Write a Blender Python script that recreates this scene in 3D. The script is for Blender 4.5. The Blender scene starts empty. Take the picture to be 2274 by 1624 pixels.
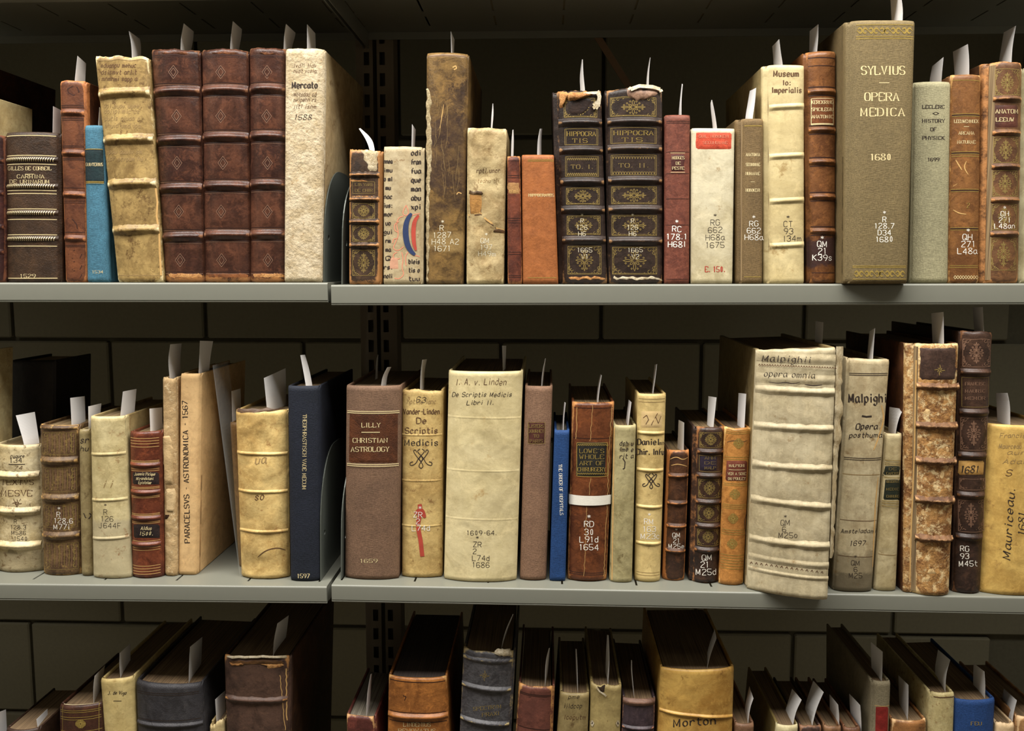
import bpy, bmesh, math, random
from mathutils import Vector, Matrix, Euler, noise

# ---------------------------------------------------------------- camera, world, lamps, exposure
FPX, CX, CY = 2000.0, 1137.0, 812.0          # focal length and centre in pixels of the 2274x1624 frame
CAMLOC = Vector((0.0, -0.92, 1.5))
PITCH, YAW = math.radians(6.05), math.radians(2.23)
SC = bpy.context.scene
COL = SC.collection
cam_data = bpy.data.cameras.new('camera')
cam = bpy.data.objects.new('camera', cam_data)
COL.objects.link(cam)
cam.location = CAMLOC
cam.rotation_euler = Euler((math.pi / 2 - PITCH, 0, YAW), 'XYZ')
cam_data.sensor_width = 36.0
cam_data.lens = FPX / 2274.0 * 36.0
cam_data.clip_start = 0.05
SC.camera = cam
world = bpy.data.worlds.new('world')
SC.world = world
world.use_nodes = True
world.node_tree.nodes['Background'].inputs[0].default_value = (1.0, 0.96, 0.9, 1)
world.node_tree.nodes['Background'].inputs[1].default_value = 0.045
SC.view_settings.view_transform = 'Standard'
SC.view_settings.look = 'None'
SC.view_settings.gamma = 1.0
SC.view_settings.use_curve_mapping = False
SC.view_settings.exposure = -0.06
LAMPS = [(-0.80, 38.0), (0.36, 38.0)]     # fluorescent troffers along the aisle: x, watts
for lx, lw in LAMPS:
    ld = bpy.data.lights.new('aisle_light', 'AREA')
    ld.shape = 'RECTANGLE'
    ld.size = 1.1
    ld.size_y = 0.46
    ld.energy = lw
    ld.color = (1.0, 0.975, 0.93)
    lo = bpy.data.objects.new('aisle_light', ld)
    COL.objects.link(lo)
    lo.location = (lx, -0.44, 2.50)

# ---------------------------------------------------------------- helpers
RM = cam.rotation_euler.to_matrix()
def unproj(px, py, Y):
    d = RM @ Vector(((px - CX) / FPX, -(py - CY) / FPX, -1.0))
    t = (Y - CAMLOC.y) / d.y
    return CAMLOC + d * t
def unproj_z(px, py, z):
    d = RM @ Vector(((px - CX) / FPX, -(py - CY) / FPX, -1.0))
    return CAMLOC + d * ((z - CAMLOC.z) / d.z)
def lin(c):
    return tuple(((v / 255.0) / 12.92 if v / 255.0 <= 0.04045 else ((v / 255.0 + 0.055) / 1.055) ** 2.4) for v in c)
def lerp(a, b, t):
    return a + (b - a) * t
def sm(e0, e1, x):
    t = max(0.0, min(1.0, (x - e0) / (e1 - e0)))
    return t * t * (3 - 2 * t)
def mesh_obj(name, verts, faces, mat, parent=None, loc=None, attr=None, smooth=True, auto=False):
    me = bpy.data.meshes.new(name)
    me.from_pydata([tuple(v) for v in verts], [], faces)
    if attr is not None:
        a = me.attributes.new('wear', 'FLOAT', 'POINT')
        a.data.foreach_set('value', attr)
    if smooth:
        me.polygons.foreach_set('use_smooth', [True] * len(me.polygons))
    if mat is not None:
        me.materials.append(mat)
    me.update()
    o = bpy.data.objects.new(name, me)
    COL.objects.link(o)
    if parent is not None:
        o.parent = parent
    if loc is not None:
        o.location = loc
    return o
def fix_normals(o):
    bm = bmesh.new(); bm.from_mesh(o.data)
    bmesh.ops.recalc_face_normals(bm, faces=bm.faces)
    bm.to_mesh(o.data); bm.free()
def bevel(o, w, seg=2):
    bm = bmesh.new(); bm.from_mesh(o.data)
    bmesh.ops.recalc_face_normals(bm, faces=bm.faces)
    bmesh.ops.bevel(bm, geom=list(bm.edges), offset=w, segments=seg, affect='EDGES', profile=0.6)
    bm.to_mesh(o.data); bm.free()
def empty(name, loc, label=None, cat=None, group=None):
    o = bpy.data.objects.new(name, None)
    o.empty_display_size = 0.02
    COL.objects.link(o)
    o.location = loc
    tag(o, label, cat, group)
    return o
def tag(o, label=None, cat=None, group=None, kind=None):
    if label: o['label'] = label
    if cat: o['category'] = cat
    if group: o['group'] = group
    if kind: o['kind'] = kind
    return o
def box_vf(x0, x1, y0, y1, z0, z1, V, F):
    b = len(V)
    V += [(x0, y0, z0), (x1, y0, z0), (x1, y1, z0), (x0, y1, z0), (x0, y0, z1), (x1, y0, z1), (x1, y1, z1), (x0, y1, z1)]
    F += [(b, b+3, b+2, b+1), (b+4, b+5, b+6, b+7), (b, b+1, b+5, b+4), (b+1, b+2, b+6, b+5), (b+2, b+3, b+7, b+6), (b+3, b, b+4, b+7)]

# ---------------------------------------------------------------- materials
def nd(nt, t, **kw):
    n = nt.nodes.new(t)
    for k, v in kw.items():
        if hasattr(n, k): setattr(n, k, v)
    return n
def soft(c, k=1.0):
    g = 0.35 * c[0] + 0.5 * c[1] + 0.15 * c[2]
    return tuple((g + (v - g) * k) * 0.955 for v in c)
def mat_skin(name, c1, c2, wear=None, rough=0.5, scale=14.0, stretch=1.0, bump=0.25, fine=420.0, seed=0.0,
             wearamt=1.0, kind='leather', spot=None, spotamt=0.0, streak=0.25, contrast=1.0, spec=0.3, zones=(), age=1.0, crumple=None):
    """aged leather, vellum, paper or cloth: two-tone mottling, streaks, spots and rubbed places"""
    m = bpy.data.materials.new(name); m.use_nodes = True
    nt = m.node_tree; L = nt.links
    bs = nt.nodes['Principled BSDF']
    tc = nd(nt, 'ShaderNodeTexCoord')
    mp = nd(nt, 'ShaderNodeMapping')
    mp.inputs['Location'].default_value = (seed * 1.37, seed * 0.71, seed * 2.13)
    L.new(tc.outputs['Object'], mp.inputs['Vector'])
    def nz(sc, det=6, rg=0.6, vec=None, dist=0.0):
        n = nd(nt, 'ShaderNodeTexNoise'); n.inputs['Scale'].default_value = sc
        n.inputs['Detail'].default_value = det; n.inputs['Roughness'].default_value = rg
        n.inputs['Distortion'].default_value = dist
        L.new((vec or mp.outputs['Vector']), n.inputs['Vector']); return n
    def mrange(src, a, b, lo=0.0, hi=1.0):
        r = nd(nt, 'ShaderNodeMapRange'); r.inputs[1].default_value = a; r.inputs[2].default_value = b
        r.inputs[3].default_value = lo; r.inputs[4].default_value = hi
        L.new(src, r.inputs[0]); return r.outputs[0]
    def mix(fac, a, b, bt='MIX'):
        x = nd(nt, 'ShaderNodeMix'); x.data_type = 'RGBA'; x.blend_type = bt
        if isinstance(fac, float): x.inputs[0].default_value = fac
        else: L.new(fac, x.inputs[0])
        for s, i in ((a, 6), (b, 7)):
            if isinstance(s, tuple): x.inputs[i].default_value = (*s, 1)
            else: L.new(s, x.inputs[i])
        return x.outputs[2]
    c1, c2 = soft(c1), soft(c2)
    w = 0.10 / max(contrast, 0.01)
    n1 = nz(scale, 8, 0.65, dist=0.6)
    col = mix(mrange(n1.outputs[0], 0.5 - w, 0.5 + w), lin(c1), lin(c2))
    # streaks that run along the height
    mp2 = nd(nt, 'ShaderNodeMapping'); mp2.inputs['Scale'].default_value = (1.0, 1.0, 0.12 * stretch)
    L.new(mp.outputs['Vector'], mp2.inputs['Vector'])
    n2 = nz(150.0, 4, 0.7, mp2.outputs['Vector'])
    col = mix(mrange(n2.outputs[0], 0.3, 0.7, 0.0, streak), col, tuple(v * 0.55 for v in lin(c2)))
    n5 = nz(90.0, 6, 0.75)
    col = mix(mrange(n5.outputs[0], 0.40, 0.75, 0.0, 0.35), col, tuple(min(1.0, v * 1.2) for v in lin(c1)))
    c1l, c2l = lin(c1), lin(c2)
    if kind != 'cloth':
        # handling grime and rubbed places at several scales
        n6 = nz(scale * 2.6, 7, 0.72, dist=1.2)
        col = mix(mrange(n6.outputs[0], 0.47, 0.60, 0.0, 0.60 * age), col, (c2l[0] * 0.58, c2l[1] * 0.54, c2l[2] * 0.50))
        n7 = nz(scale * 5.5, 8, 0.8, dist=0.5)
        col = mix(mrange(n7.outputs[0], 0.51, 0.62, 0.0, 0.60 * age), col, (min(1, c1l[0] * 1.32), min(1, c1l[1] * 1.28), min(1, c1l[2] * 1.22)))
        mp3 = nd(nt, 'ShaderNodeMapping'); mp3.inputs['Scale'].default_value = (0.35, 1.0, 1.0); mp3.inputs['Rotation'].default_value = (0, 0.5, 0)
        L.new(mp.outputs['Vector'], mp3.inputs['Vector'])
        n8 = nz(420.0, 3, 0.9, mp3.outputs['Vector'])
        col = mix(mrange(n8.outputs[0], 0.58, 0.68, 0.0, 0.45 * age), col, (c2l[0] * 0.45, c2l[1] * 0.42, c2l[2] * 0.40))
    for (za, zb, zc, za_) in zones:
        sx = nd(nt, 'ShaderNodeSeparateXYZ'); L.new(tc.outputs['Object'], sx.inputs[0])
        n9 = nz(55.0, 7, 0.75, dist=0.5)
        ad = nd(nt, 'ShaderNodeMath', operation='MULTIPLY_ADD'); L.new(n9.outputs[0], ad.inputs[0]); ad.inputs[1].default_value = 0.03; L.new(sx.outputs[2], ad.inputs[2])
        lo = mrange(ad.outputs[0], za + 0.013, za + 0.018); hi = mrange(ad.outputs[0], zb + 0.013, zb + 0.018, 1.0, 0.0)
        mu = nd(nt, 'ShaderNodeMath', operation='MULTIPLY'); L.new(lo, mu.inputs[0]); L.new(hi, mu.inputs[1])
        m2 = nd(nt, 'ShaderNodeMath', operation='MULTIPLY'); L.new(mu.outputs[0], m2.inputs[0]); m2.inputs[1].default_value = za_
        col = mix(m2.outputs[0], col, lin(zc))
    if spot is not None:
        n3 = nz(scale * 3.6, 9, 0.78, dist=0.2)
        col = mix(mrange(n3.outputs[0], 0.60 - spotamt * 0.12, 0.68 - spotamt * 0.12, 0.0, 0.85), col, lin(spot))
    if wear is not None:
        at = nd(nt, 'ShaderNodeAttribute'); at.attribute_name = 'wear'
        n4 = nz(110.0, 8, 0.75)
        ad = nd(nt, 'ShaderNodeMath', operation='ADD'); L.new(at.outputs['Fac'], ad.inputs[0]); L.new(n4.outputs[0], ad.inputs[1])
        col = mix(mrange(ad.outputs[0], 1.22 - 0.32 * wearamt, 1.40 - 0.32 * wearamt, 0.0, 0.9), col, lin(wear))
    L.new(col, bs.inputs['Base Color'])
    bs.inputs['Roughness'].default_value = rough
    bs.inputs['Specular IOR Level'].default_value = spec
    if kind == 'cloth':
        mx = nd(nt, 'ShaderNodeMapping'); mx.inputs['Scale'].default_value = (0.18, 1.0, 1.0); L.new(mp.outputs['Vector'], mx.inputs['Vector'])
        mz = nd(nt, 'ShaderNodeMapping'); mz.inputs['Scale'].default_value = (1.0, 1.0, 0.18); L.new(mp.outputs['Vector'], mz.inputs['Vector'])
        bw = nz(1500.0, 2, 0.5, mx.outputs['Vector']); bx = nz(1500.0, 2, 0.5, mz.outputs['Vector'])
        s = nd(nt, 'ShaderNodeMath', operation='ADD'); L.new(bw.outputs[0], s.inputs[0]); L.new(bx.outputs[0], s.inputs[1])
        wv = mrange(s.outputs[0], 0.8, 1.2)
        L.new(mix(wv, mix(0.30, col, (0.0, 0.0, 0.0)), col), bs.inputs['Base Color'])
        src = s.outputs[0]
        bm_d = 0.0003
    else:
        a = nz(fine, 5, 0.6); b = nz(fine * 0.16, 6, 0.65)
        s = nd(nt, 'ShaderNodeMath', operation='ADD'); L.new(a.outputs[0], s.inputs[0]); L.new(b.outputs[0], s.inputs[1])
        src = s.outputs[0]
        bm_d = 0.0006
    bp = nd(nt, 'ShaderNodeBump'); bp.inputs['Strength'].default_value = bump; bp.inputs['Distance'].default_value = bm_d * 2
    L.new(src, bp.inputs['Height'])
    if crumple is None: crumple = 0.0 if kind == 'cloth' else (0.5 if age < 0.9 else 0.3)
    if crumple:
        nr = nd(nt, 'ShaderNodeTexNoise'); nr.noise_type = 'RIDGED_MULTIFRACTAL'; nr.inputs['Scale'].default_value = 34.0; nr.inputs['Detail'].default_value = 5
        nr.inputs['Roughness'].default_value = 0.55; nr.inputs['Distortion'].default_value = 0.8; L.new(mp.outputs['Vector'], nr.inputs['Vector'])
        b2 = nd(nt, 'ShaderNodeBump'); b2.inputs['Strength'].default_value = min(1.0, crumple); b2.inputs['Distance'].default_value = 0.0016 * max(1.0, crumple)
        L.new(nr.outputs[0], b2.inputs['Height']); L.new(b2.outputs[0], bp.inputs['Normal'])
    L.new(bp.outputs[0], bs.inputs['Normal'])
    return m
def mat_plain(name, c, rough=0.5, metal=0.0, nscale=200.0, var=0.12, bump=0.0, spec=0.4):
    m = bpy.data.materials.new(name); m.use_nodes = True
    nt = m.node_tree; L = nt.links; bs = nt.nodes['Principled BSDF']
    tc = nd(nt, 'ShaderNodeTexCoord')
    n = nd(nt, 'ShaderNodeTexNoise'); n.inputs['Scale'].default_value = nscale; n.inputs['Detail'].default_value = 5
    L.new(tc.outputs['Object'], n.inputs['Vector'])
    x = nd(nt, 'ShaderNodeMix'); x.data_type = 'RGBA'
    c = lin(c)
    x.inputs[6].default_value = (*[v * (1 - var) for v in c], 1); x.inputs[7].default_value = (*[min(1, v * (1 + var)) for v in c], 1)
    L.new(n.outputs[0], x.inputs[0]); L.new(x.outputs[2], bs.inputs['Base Color'])
    bs.inputs['Roughness'].default_value = rough; bs.inputs['Metallic'].default_value = metal
    bs.inputs['Specular IOR Level'].default_value = spec
    if bump:
        bp = nd(nt, 'ShaderNodeBump'); bp.inputs['Strength'].default_value = bump; bp.inputs['Distance'].default_value = 0.0005
        L.new(n.outputs[0], bp.inputs['Height']); L.new(bp.outputs[0], bs.inputs['Normal'])
    return m
def mat_pages(name, c1, c2):
    m = bpy.data.materials.new(name); m.use_nodes = True
    nt = m.node_tree; L = nt.links; bs = nt.nodes['Principled BSDF']
    tc = nd(nt, 'ShaderNodeTexCoord'); mp = nd(nt, 'ShaderNodeMapping')
    mp.inputs['Scale'].default_value = (1400, 9, 9); L.new(tc.outputs['Object'], mp.inputs['Vector'])
    n = nd(nt, 'ShaderNodeTexNoise'); n.inputs['Scale'].default_value = 1.0; n.inputs['Detail'].default_value = 3
    L.new(mp.outputs['Vector'], n.inputs['Vector'])
    x = nd(nt, 'ShaderNodeMix'); x.data_type = 'RGBA'
    x.inputs[6].default_value = (*lin(c1), 1); x.inputs[7].default_value = (*lin(c2), 1)
    r = nd(nt, 'ShaderNodeMapRange'); r.inputs[1].default_value = 0.35; r.inputs[2].default_value = 0.65; L.new(n.outputs[0], r.inputs[0])
    L.new(r.outputs[0], x.inputs[0]); L.new(x.outputs[2], bs.inputs['Base Color'])
    bs.inputs['Roughness'].default_value = 0.85
    bp = nd(nt, 'ShaderNodeBump'); bp.inputs['Strength'].default_value = 0.5; bp.inputs['Distance'].default_value = 0.0004
    L.new(n.outputs[0], bp.inputs['Height']); L.new(bp.outputs[0], bs.inputs['Normal'])
    return m

GOLD = mat_plain('gilt', (190, 162, 88), rough=0.33, metal=0.55, nscale=900, var=0.45)
GOLD_DULL = mat_plain('dull_gilt', (142, 120, 68), rough=0.5, metal=0.25, nscale=900, var=0.5)
GOLD_PALE = mat_plain('pale_gilt', (228, 208, 158), rough=0.4, metal=0.25, nscale=700, var=0.25)
INK = mat_plain('brown_black_ink', (44, 32, 24), rough=0.8, nscale=500, var=0.5)
INK_BROWN = mat_plain('faded_brown_ink', (88, 60, 36), rough=0.85, nscale=600, var=0.4)
INK_FADED = mat_plain('very_faded_ink', (140, 114, 72), rough=0.85, nscale=600, var=0.3)
WHITE_INK = mat_plain('white_ink', (232, 226, 214), rough=0.7, nscale=700, var=0.08)
WHITE_WORN = mat_plain('worn_white_ink', (206, 196, 170), rough=0.7, nscale=700, var=0.15)
RED_INK = mat_plain('red_ink', (166, 62, 46), rough=0.8, nscale=120, var=0.3)
BLUE_INK = mat_plain('blue_ink', (34, 48, 84), rough=0.8, nscale=200, var=0.4)
PINK_INK = mat_plain('faded_red_ink', (206, 132, 104), rough=0.85, nscale=300, var=0.25)
BLIND = mat_plain('blind_tooling', (52, 30, 24), rough=0.45, nscale=400, var=0.3)
BLIND_PALE = mat_plain('rubbed_blind_tooling', (128, 96, 76), rough=0.5, nscale=400, var=0.3)
CREASE = mat_plain('pale_tooled_line', (196, 156, 98), rough=0.4, nscale=400, var=0.2)
PENCIL = mat_plain('grey_pencil', (104, 100, 88), rough=0.6, nscale=500, var=0.2)
PAPER = mat_plain('white_slip_paper', (232, 229, 226), rough=0.75, nscale=60, var=0.03)
PAGES = mat_pages('old_page_edges', (150, 126, 88), (92, 72, 48))
PAGES_DARK = mat_pages('dusty_page_edges', (128, 104, 74), (82, 64, 44))
PAGES_GREY = mat_pages('grey_page_edges', (128, 120, 104), (80, 72, 60))
TORN = mat_skin('torn_leather_flesh', (200, 150, 92), (160, 104, 58), rough=0.85, scale=60, bump=0.6, seed=5)
TORN_PALE = mat_skin('torn_paper_lining', (214, 202, 176), (178, 158, 120), rough=0.9, scale=60, bump=0.6, seed=8)
HEADBAND = mat_plain('headband_thread', (186, 172, 138), rough=0.8, nscale=900, var=0.3, bump=0.4)
STEEL = mat_plain('grey_green_shelf_paint', (114, 114, 103), rough=0.36, nscale=90, var=0.03, bump=0.05, spec=0.5)
STEEL_DK = mat_plain('grey_post_paint', (112, 100, 82), rough=0.55, nscale=60, var=0.08, spec=0.3)
BOOKEND = mat_plain('bookend_steel', (88, 92, 85), rough=0.42, metal=0.2, nscale=60, var=0.06)

# ---------------------------------------------------------------- single-stroke letters: x 0-4, y 0-6, descender a=-1 b=-2; ~ marks a smooth stroke
FONT = {
'A': "00 26 40|12 32", 'B': "00 06|~06 26 35 34 23 03|~03 33 42 41 30 00", 'C': "~45 36 16 05 01 10 30 41", 'D': "00 06|~06 26 45 41 20 00",
'E': "46 06 00 40|03 33", 'F': "46 06 00|03 33", 'G': "~45 36 16 05 01 10 30 41|43 41|33 43", 'H': "00 06|40 46|03 43", 'I': "20 26", 'J': "~36 32 30 10 01",
'K': "00 06|46 03|13 40", 'L': "06 00 40", 'M': "00 06 21 46 40", 'N': "00 06 40 46", 'O': "~26 16 05 01 10 30 41 45 36 26", 'P': "00 06|~06 36 45 44 33 03",
'Q': "~26 16 05 01 10 30 41 45 36 26|22 50", 'R': "00 06|~06 36 45 44 33 03|23 40", 'S': "~45 36 16 05 04 13 33 42 41 30 10 01", 'T': "06 46|26 20",
'U': "~06 02 01 10 30 41 42 46", 'V': "06 20 46", 'W': "06 10 24 30 46", 'X': "06 40|46 00", 'Y': "06 23 46|23 20", 'Z': "06 46 00 40",
'0': "~26 15 14 12 11 20 31 32 34 35 26", '1': "15 26 20", '2': "~05 16 36 45 44 12 00|00 40", '3': "~05 16 36 45 44 23|~23 43 41 30 10 01", '4': "30 36 02 42",
'5': "46 06 03|~03 33 42 41 30 10 01", '6': "~45 26 05 02 01 10 30 41 42 33 13 02", '7': "06 46 10", '8': "~23 05 16 36 45 23 02 01 10 30 41 42 23",
'9': "~43 33 13 04 05 16 36 45 43 20", '.': "20 21", ',': "21 1a", ':': "20 21|23 24", '-': "13 33", '*': "22 26|03 45|05 43", '\'': "25 26", '/': "00 46",
'a': "~34 14 03 01 10 20 32|34 31 40", 'b': "06 00|~03 14 24 33 31 20 10 01", 'c': "~33 24 14 03 01 10 20 31", 'd': "36 30|~33 24 14 03 01 10 20 31", 'e': "02 32|~32 33 24 14 03 01 10 20 31",
'f': "~36 26 15 14 10|03 33", 'g': "~33 24 14 03 02 11 21 32|~34 3a 2b 1b 0a", 'h': "06 00|~03 14 24 33 30", 'i': "24 20|26 25", 'j': "~24 2a 1b 0b|26 25", 'k': "06 00|34 02|12 30",
'l': "26 20", 'm': "04 00|~03 14 23 20|~23 34 43 40", 'n': "04 00|~03 14 24 33 30", 'o': "~14 03 01 10 20 31 33 24 14", 'p': "04 0b|~03 14 24 33 31 20 10 01",
'q': "34 3b|~33 24 14 03 01 10 20 31", 'r': "04 00|~02 14 24 33", 's': "~33 24 14 03 12 22 31 20 10 01", 't': "16 11 20 30|04 34", 'u': "~04 01 10 20 31|34 30", 'v': "04 10 34",
'w': "04 10 23 30 44", 'x': "04 30|34 00", 'y': "04 11|34 11 0b", 'z': "04 34 00 30", ' ': ""}
WID = {'I': 2.2, 'i': 2.0, 'l': 2.0, '1': 3.0, '.': 1.6, ',': 1.6, ':': 1.8, '\'': 1.6, '-': 3.2, 'j': 2.2, 'f': 3.0, 't': 3.0, 'r': 3.0, 'M': 4.8, 'W': 4.8, 'm': 4.6, 'w': 4.6, ' ': 2.2}
YV = {'a': -1.0, 'b': -2.0}
def chaikin(p, it=2):
    for _ in range(it):
        q = [p[0]]
        for a, b in zip(p, p[1:]):
            q.append((a[0] * .75 + b[0] * .25, a[1] * .75 + b[1] * .25)); q.append((a[0] * .25 + b[0] * .75, a[1] * .25 + b[1] * .75))
        q.append(p[-1]); p = q
    return p
def glyph(ch):
    out = []
    for s in FONT.get(ch, '').split('|'):
        if not s: continue
        smooth = s[0] == '~'
        if smooth: s = s[1:]
        pts = [(float(t[0]), YV[t[1]] if t[1] in YV else float(t[1])) for t in s.split()]
        out.append((chaikin(pts, 2) if smooth else pts, smooth))
    return out
def glyph_width(ch):
    if ch in WID: return WID[ch]
    return 3.4 if ch.islower() else 4.0
def text_strokes(s, style, rng):
    """strokes (list of points, closed flags) laid out from x = 0, cap height 6; returns strokes and total width"""
    x = 0.0; out = []; gap = 1.5
    for ch in s:
        w = glyph_width(ch)
        dx = {'I': -0.9, 'i': -1.0, 'l': -1.0, '.': -1.2, ':': -1.1, '\'': -1.2, '1': -0.5, ',': -0.8}.get(ch, 0.0)
        j = 0.0
        if style in ('hand', 'pen'): j = rng.uniform(-0.35, 0.35)
        for pts, smf in glyph(ch):
            if style in ('hand',):
                P = [(px + dx + x + 0.22 * py + rng.uniform(-.12, .12), py + j + rng.uniform(-.12, .12)) for px, py in pts]
            elif style == 'pen':
                P = [(px + dx + x + rng.uniform(-.08, .08), py + j * 0.8 + rng.uniform(-.08, .08)) for px, py in pts]
            else:
                P = [(px + dx + x, py) for px, py in pts]
            out.append(P)
            if style == 'serif' and not smf:
                for e in (pts[0], pts[-1]):
                    if e[1] in (0.0, 6.0) and len(set(q[1] for q in pts)) > 1 and ch not in 'ELTZ.,:\'-*':
                        out.append([(e[0] + dx + x - 0.75, e[1]), (e[0] + dx + x + 0.75, e[1])])
            if style == 'serif' and ch in 'ELTZ' and not smf:
                for e in (pts[0], pts[-1]):
                    if e[0] in (0.0, 4.0) and ch != 'Z':
                        d = 1.2 if e[1] == 0 else -1.2
                        if ch == 'L' and e[1] == 6: out.append([(x - 0.75, 6), (x + 0.75, 6)])
                        else: out.append([(e[0] + x, e[1]), (e[0] + x, e[1] + d)])
                if ch == 'T': out.append([(x + 1.25, 0), (x + 2.75, 0)])
        x += w + gap
    return out, max(x - gap, 0.5)

class Ink:
    """collects thin raised strokes in spine coordinates; one mesh per material"""
    def __init__(s): s.d = {}
    def get(s, mat):
        return s.d.setdefault(mat.name, ([], [], mat))

BOOKS = []
class Book:
    def __init__(s, name, label, q, skin, bulge=6.0, p=2.2, depth=0.16, Y=None, jl=1.0, jr=1.0, cover=None, pages=None, rag=0.0,
                 wob=0.0, wfreq=30.0, shelf='top', cushion=0.0, cap=2.2, board=2.6, square=3.0, head=None, thick=1.6, yaw=False, lift=0.0,
                 group=None, edge=0.55, flare=0.0, sag=0.0, nvs=1.0, short=0.0, grp=True):
        s.q = q; s.skin = skin; s.bulge = bulge / 1000; s.p = p; s.depth = depth; s.rag = rag / 1000; s.wob = wob / 1000
        s.wfreq = wfreq; s.jl = jl / 1000; s.jr = jr / 1000; s.cushion = cushion / 1000; s.cap = cap / 1000; s.seed = random.random() * 50
        s.thick = thick / 1000; s.flare = flare / 1000; s.sag = sag / 1000
        s.bandys = []
        tl, tr, br, bl = [(q[0], q[1]), (q[2], q[3]), (q[4], q[5]), (q[6], q[7])]
        if Y is None:
            if shelf == 'mid':
                ys = []
                for c in (bl, br):
                    zz = shelf_z(shelf, unproj(c[0], c[1], 0.02).x)
                    ys.append(unproj_z(c[0], c[1], zz).y)
                if yaw: Yl, Yr = ys
                else: Yl = Yr = (ys[0] + ys[1]) / 2
                Yl = max(-0.035, min(0.06, Yl)); Yr = max(-0.035, min(0.06, Yr))
            else: Yl = Yr = 0.014 + s.bulge
        elif isinstance(Y, tuple): Yl, Yr = Y
        else: Yl = Yr = Y
        s.Yl, s.Yr = Yl, Yr                      # plane of the spine's edges; its middle stands 'bulge' proud
        s.TL = unproj(tl[0], tl[1], Yl); s.TR = unproj(tr[0], tr[1], Yr)
        s.BL = unproj(bl[0], bl[1], Yl); s.BR = unproj(br[0], br[1], Yr)
        s.BL.z = shelf_z(shelf, s.BL.x) + 0.0003 + lift; s.BR.z = shelf_z(shelf, s.BR.x) + 0.0003 + lift
        if shelf == 'low':                       # continue the visible edges down to the shelf
            for T, c, B in ((s.TL, bl, s.BL), (s.TR, br, s.BR)):
                P = unproj(c[0], c[1], s.Yl if T is s.TL else s.Yr)
                k = (B.z - T.z) / (P.z - T.z) if abs(P.z - T.z) > 1e-4 else 1.0
                lx = (P.x - T.x) * k
                lx = max(-0.012, min(0.012, lx))
                B.x = T.x + lx
        s.org = Vector(((s.BL.x + s.BR.x) / 2, (Yl + Yr) / 2, min(s.BL.z, s.BR.z)))
        s.w = (s.BR - s.BL).length; s.h = (s.TL.z - s.BL.z + s.TR.z - s.BR.z) / 2
        s.root = empty(name, s.org, label, 'book', group or {'top': 'old books on the top shelf', 'mid': 'old books on the middle shelf', 'low': 'old books on the bottom shelf'}[shelf])
        s.ink = Ink()
        s.shelf = shelf; s.head = head; s.board = board / 1000; s.square = square / 1000; s.edge = edge
        s.cover = cover or skin; s.pages = pages or PAGES; s.nvs = nvs; s.label_q = []; s.short = short
    # surface of the spine in world space; u 0..1 left to right, v 0..1 foot to head
    def S(s, u, v, off=0.0):
        uu = max(0.0, min(1.0, u))
        x = lerp(lerp(s.BL.x, s.BR.x, u), lerp(s.TL.x, s.TR.x, u), v)
        z = lerp(lerp(s.BL.z, s.BR.z, u), lerp(s.TL.z, s.TR.z, u), v)
        y = lerp(s.Yl, s.Yr, u)
        k = abs(2 * uu - 1)
        y -= s.bulge * (1 - k ** s.p)
        if s.wob:
            a = Vector((x * s.wfreq, s.seed, z * s.wfreq))
            y -= s.wob * (noise.noise(a) + 0.5 * noise.noise(a * 2.3)) * (1 - k ** 6)
        if s.cushion and s.bandys:
            d = min(abs(v - b) for b in s.bandys) * s.h
            y -= s.cushion * sm(0.0, 0.014, d) - s.cushion
        hz = (1 - v) * s.h; fz = v * s.h
        c = s.cap
        for e in (hz, fz):
            if e < c: y += c * 0.8 * (1 - math.sqrt(max(0.0, 1 - (1 - e / c) ** 2)))
        if s.flare:
            y -= s.flare * (math.exp(-hz / 0.008))
        if s.rag:
            z -= s.rag * sm(0.93, 1.0, v) * (1.1 * noise.noise(Vector((x * 95, s.seed, 0))) + 0.35 * noise.noise(Vector((x * 520, s.seed, 4)))) 
            z += s.rag * 0.4 * sm(0.05, 0.0, v) * abs(noise.noise(Vector((x * 160, s.seed, 9))))
        if s.sag: z -= s.sag * sm(0.9, 1.0, v) * (1 - k ** 2)
        return Vector((x, y - off, z))
    def uv(s, px, py):
        """pixel of the photograph -> (u, v) on this spine"""
        u, v = 0.5, 0.5
        for _ in range(4):
            Y = lerp(s.Yl, s.Yr, max(0, min(1, u))) - s.bulge * (1 - abs(2 * max(0, min(1, u)) - 1) ** s.p)
            P = unproj(px, py, Y)
            v = (P.z - lerp(s.BL.z, s.BR.z, u)) / (lerp(s.TL.z, s.TR.z, u) - lerp(s.BL.z, s.BR.z, u))
            xl = lerp(s.BL.x, s.TL.x, v); xr = lerp(s.BR.x, s.TR.x, v)
            u = (P.x - xl) / (xr - xl)
        return u, v
    def ribbon(s, pts, widths, mat, off=0.00016):
        """pts in (u, v); widths half widths in metres"""
        um, vm = sum(p[0] for p in pts) / len(pts), sum(p[1] for p in pts) / len(pts)
        for (ua, va, ub, vb, po) in s.label_q:
            if ua - .03 < um < ub + .03 and va - .004 < vm < vb + .004: off = max(off, po + 0.00022)
        V, F, _ = s.ink.get(mat)
        W, H = s.w, s.h
        n = len(pts)
        if n > 2:
            for i in range(1, n - 1):
                ax, ay = (pts[i][0] - pts[i-1][0]) * W, (pts[i][1] - pts[i-1][1]) * H
                bx, by = (pts[i+1][0] - pts[i][0]) * W, (pts[i+1][1] - pts[i][1]) * H
                la, lb = math.hypot(ax, ay) or 1e-9, math.hypot(bx, by) or 1e-9
                if (ax * bx + ay * by) / la / lb < 0.55:
                    wl = isinstance(widths, list)
                    s.ribbon(pts[:i + 1], widths[:i + 1] if wl else widths, mat, off)
                    s.ribbon(pts[i:], widths[i:] if wl else widths, mat, off)
                    return
        b = len(V)
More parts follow.
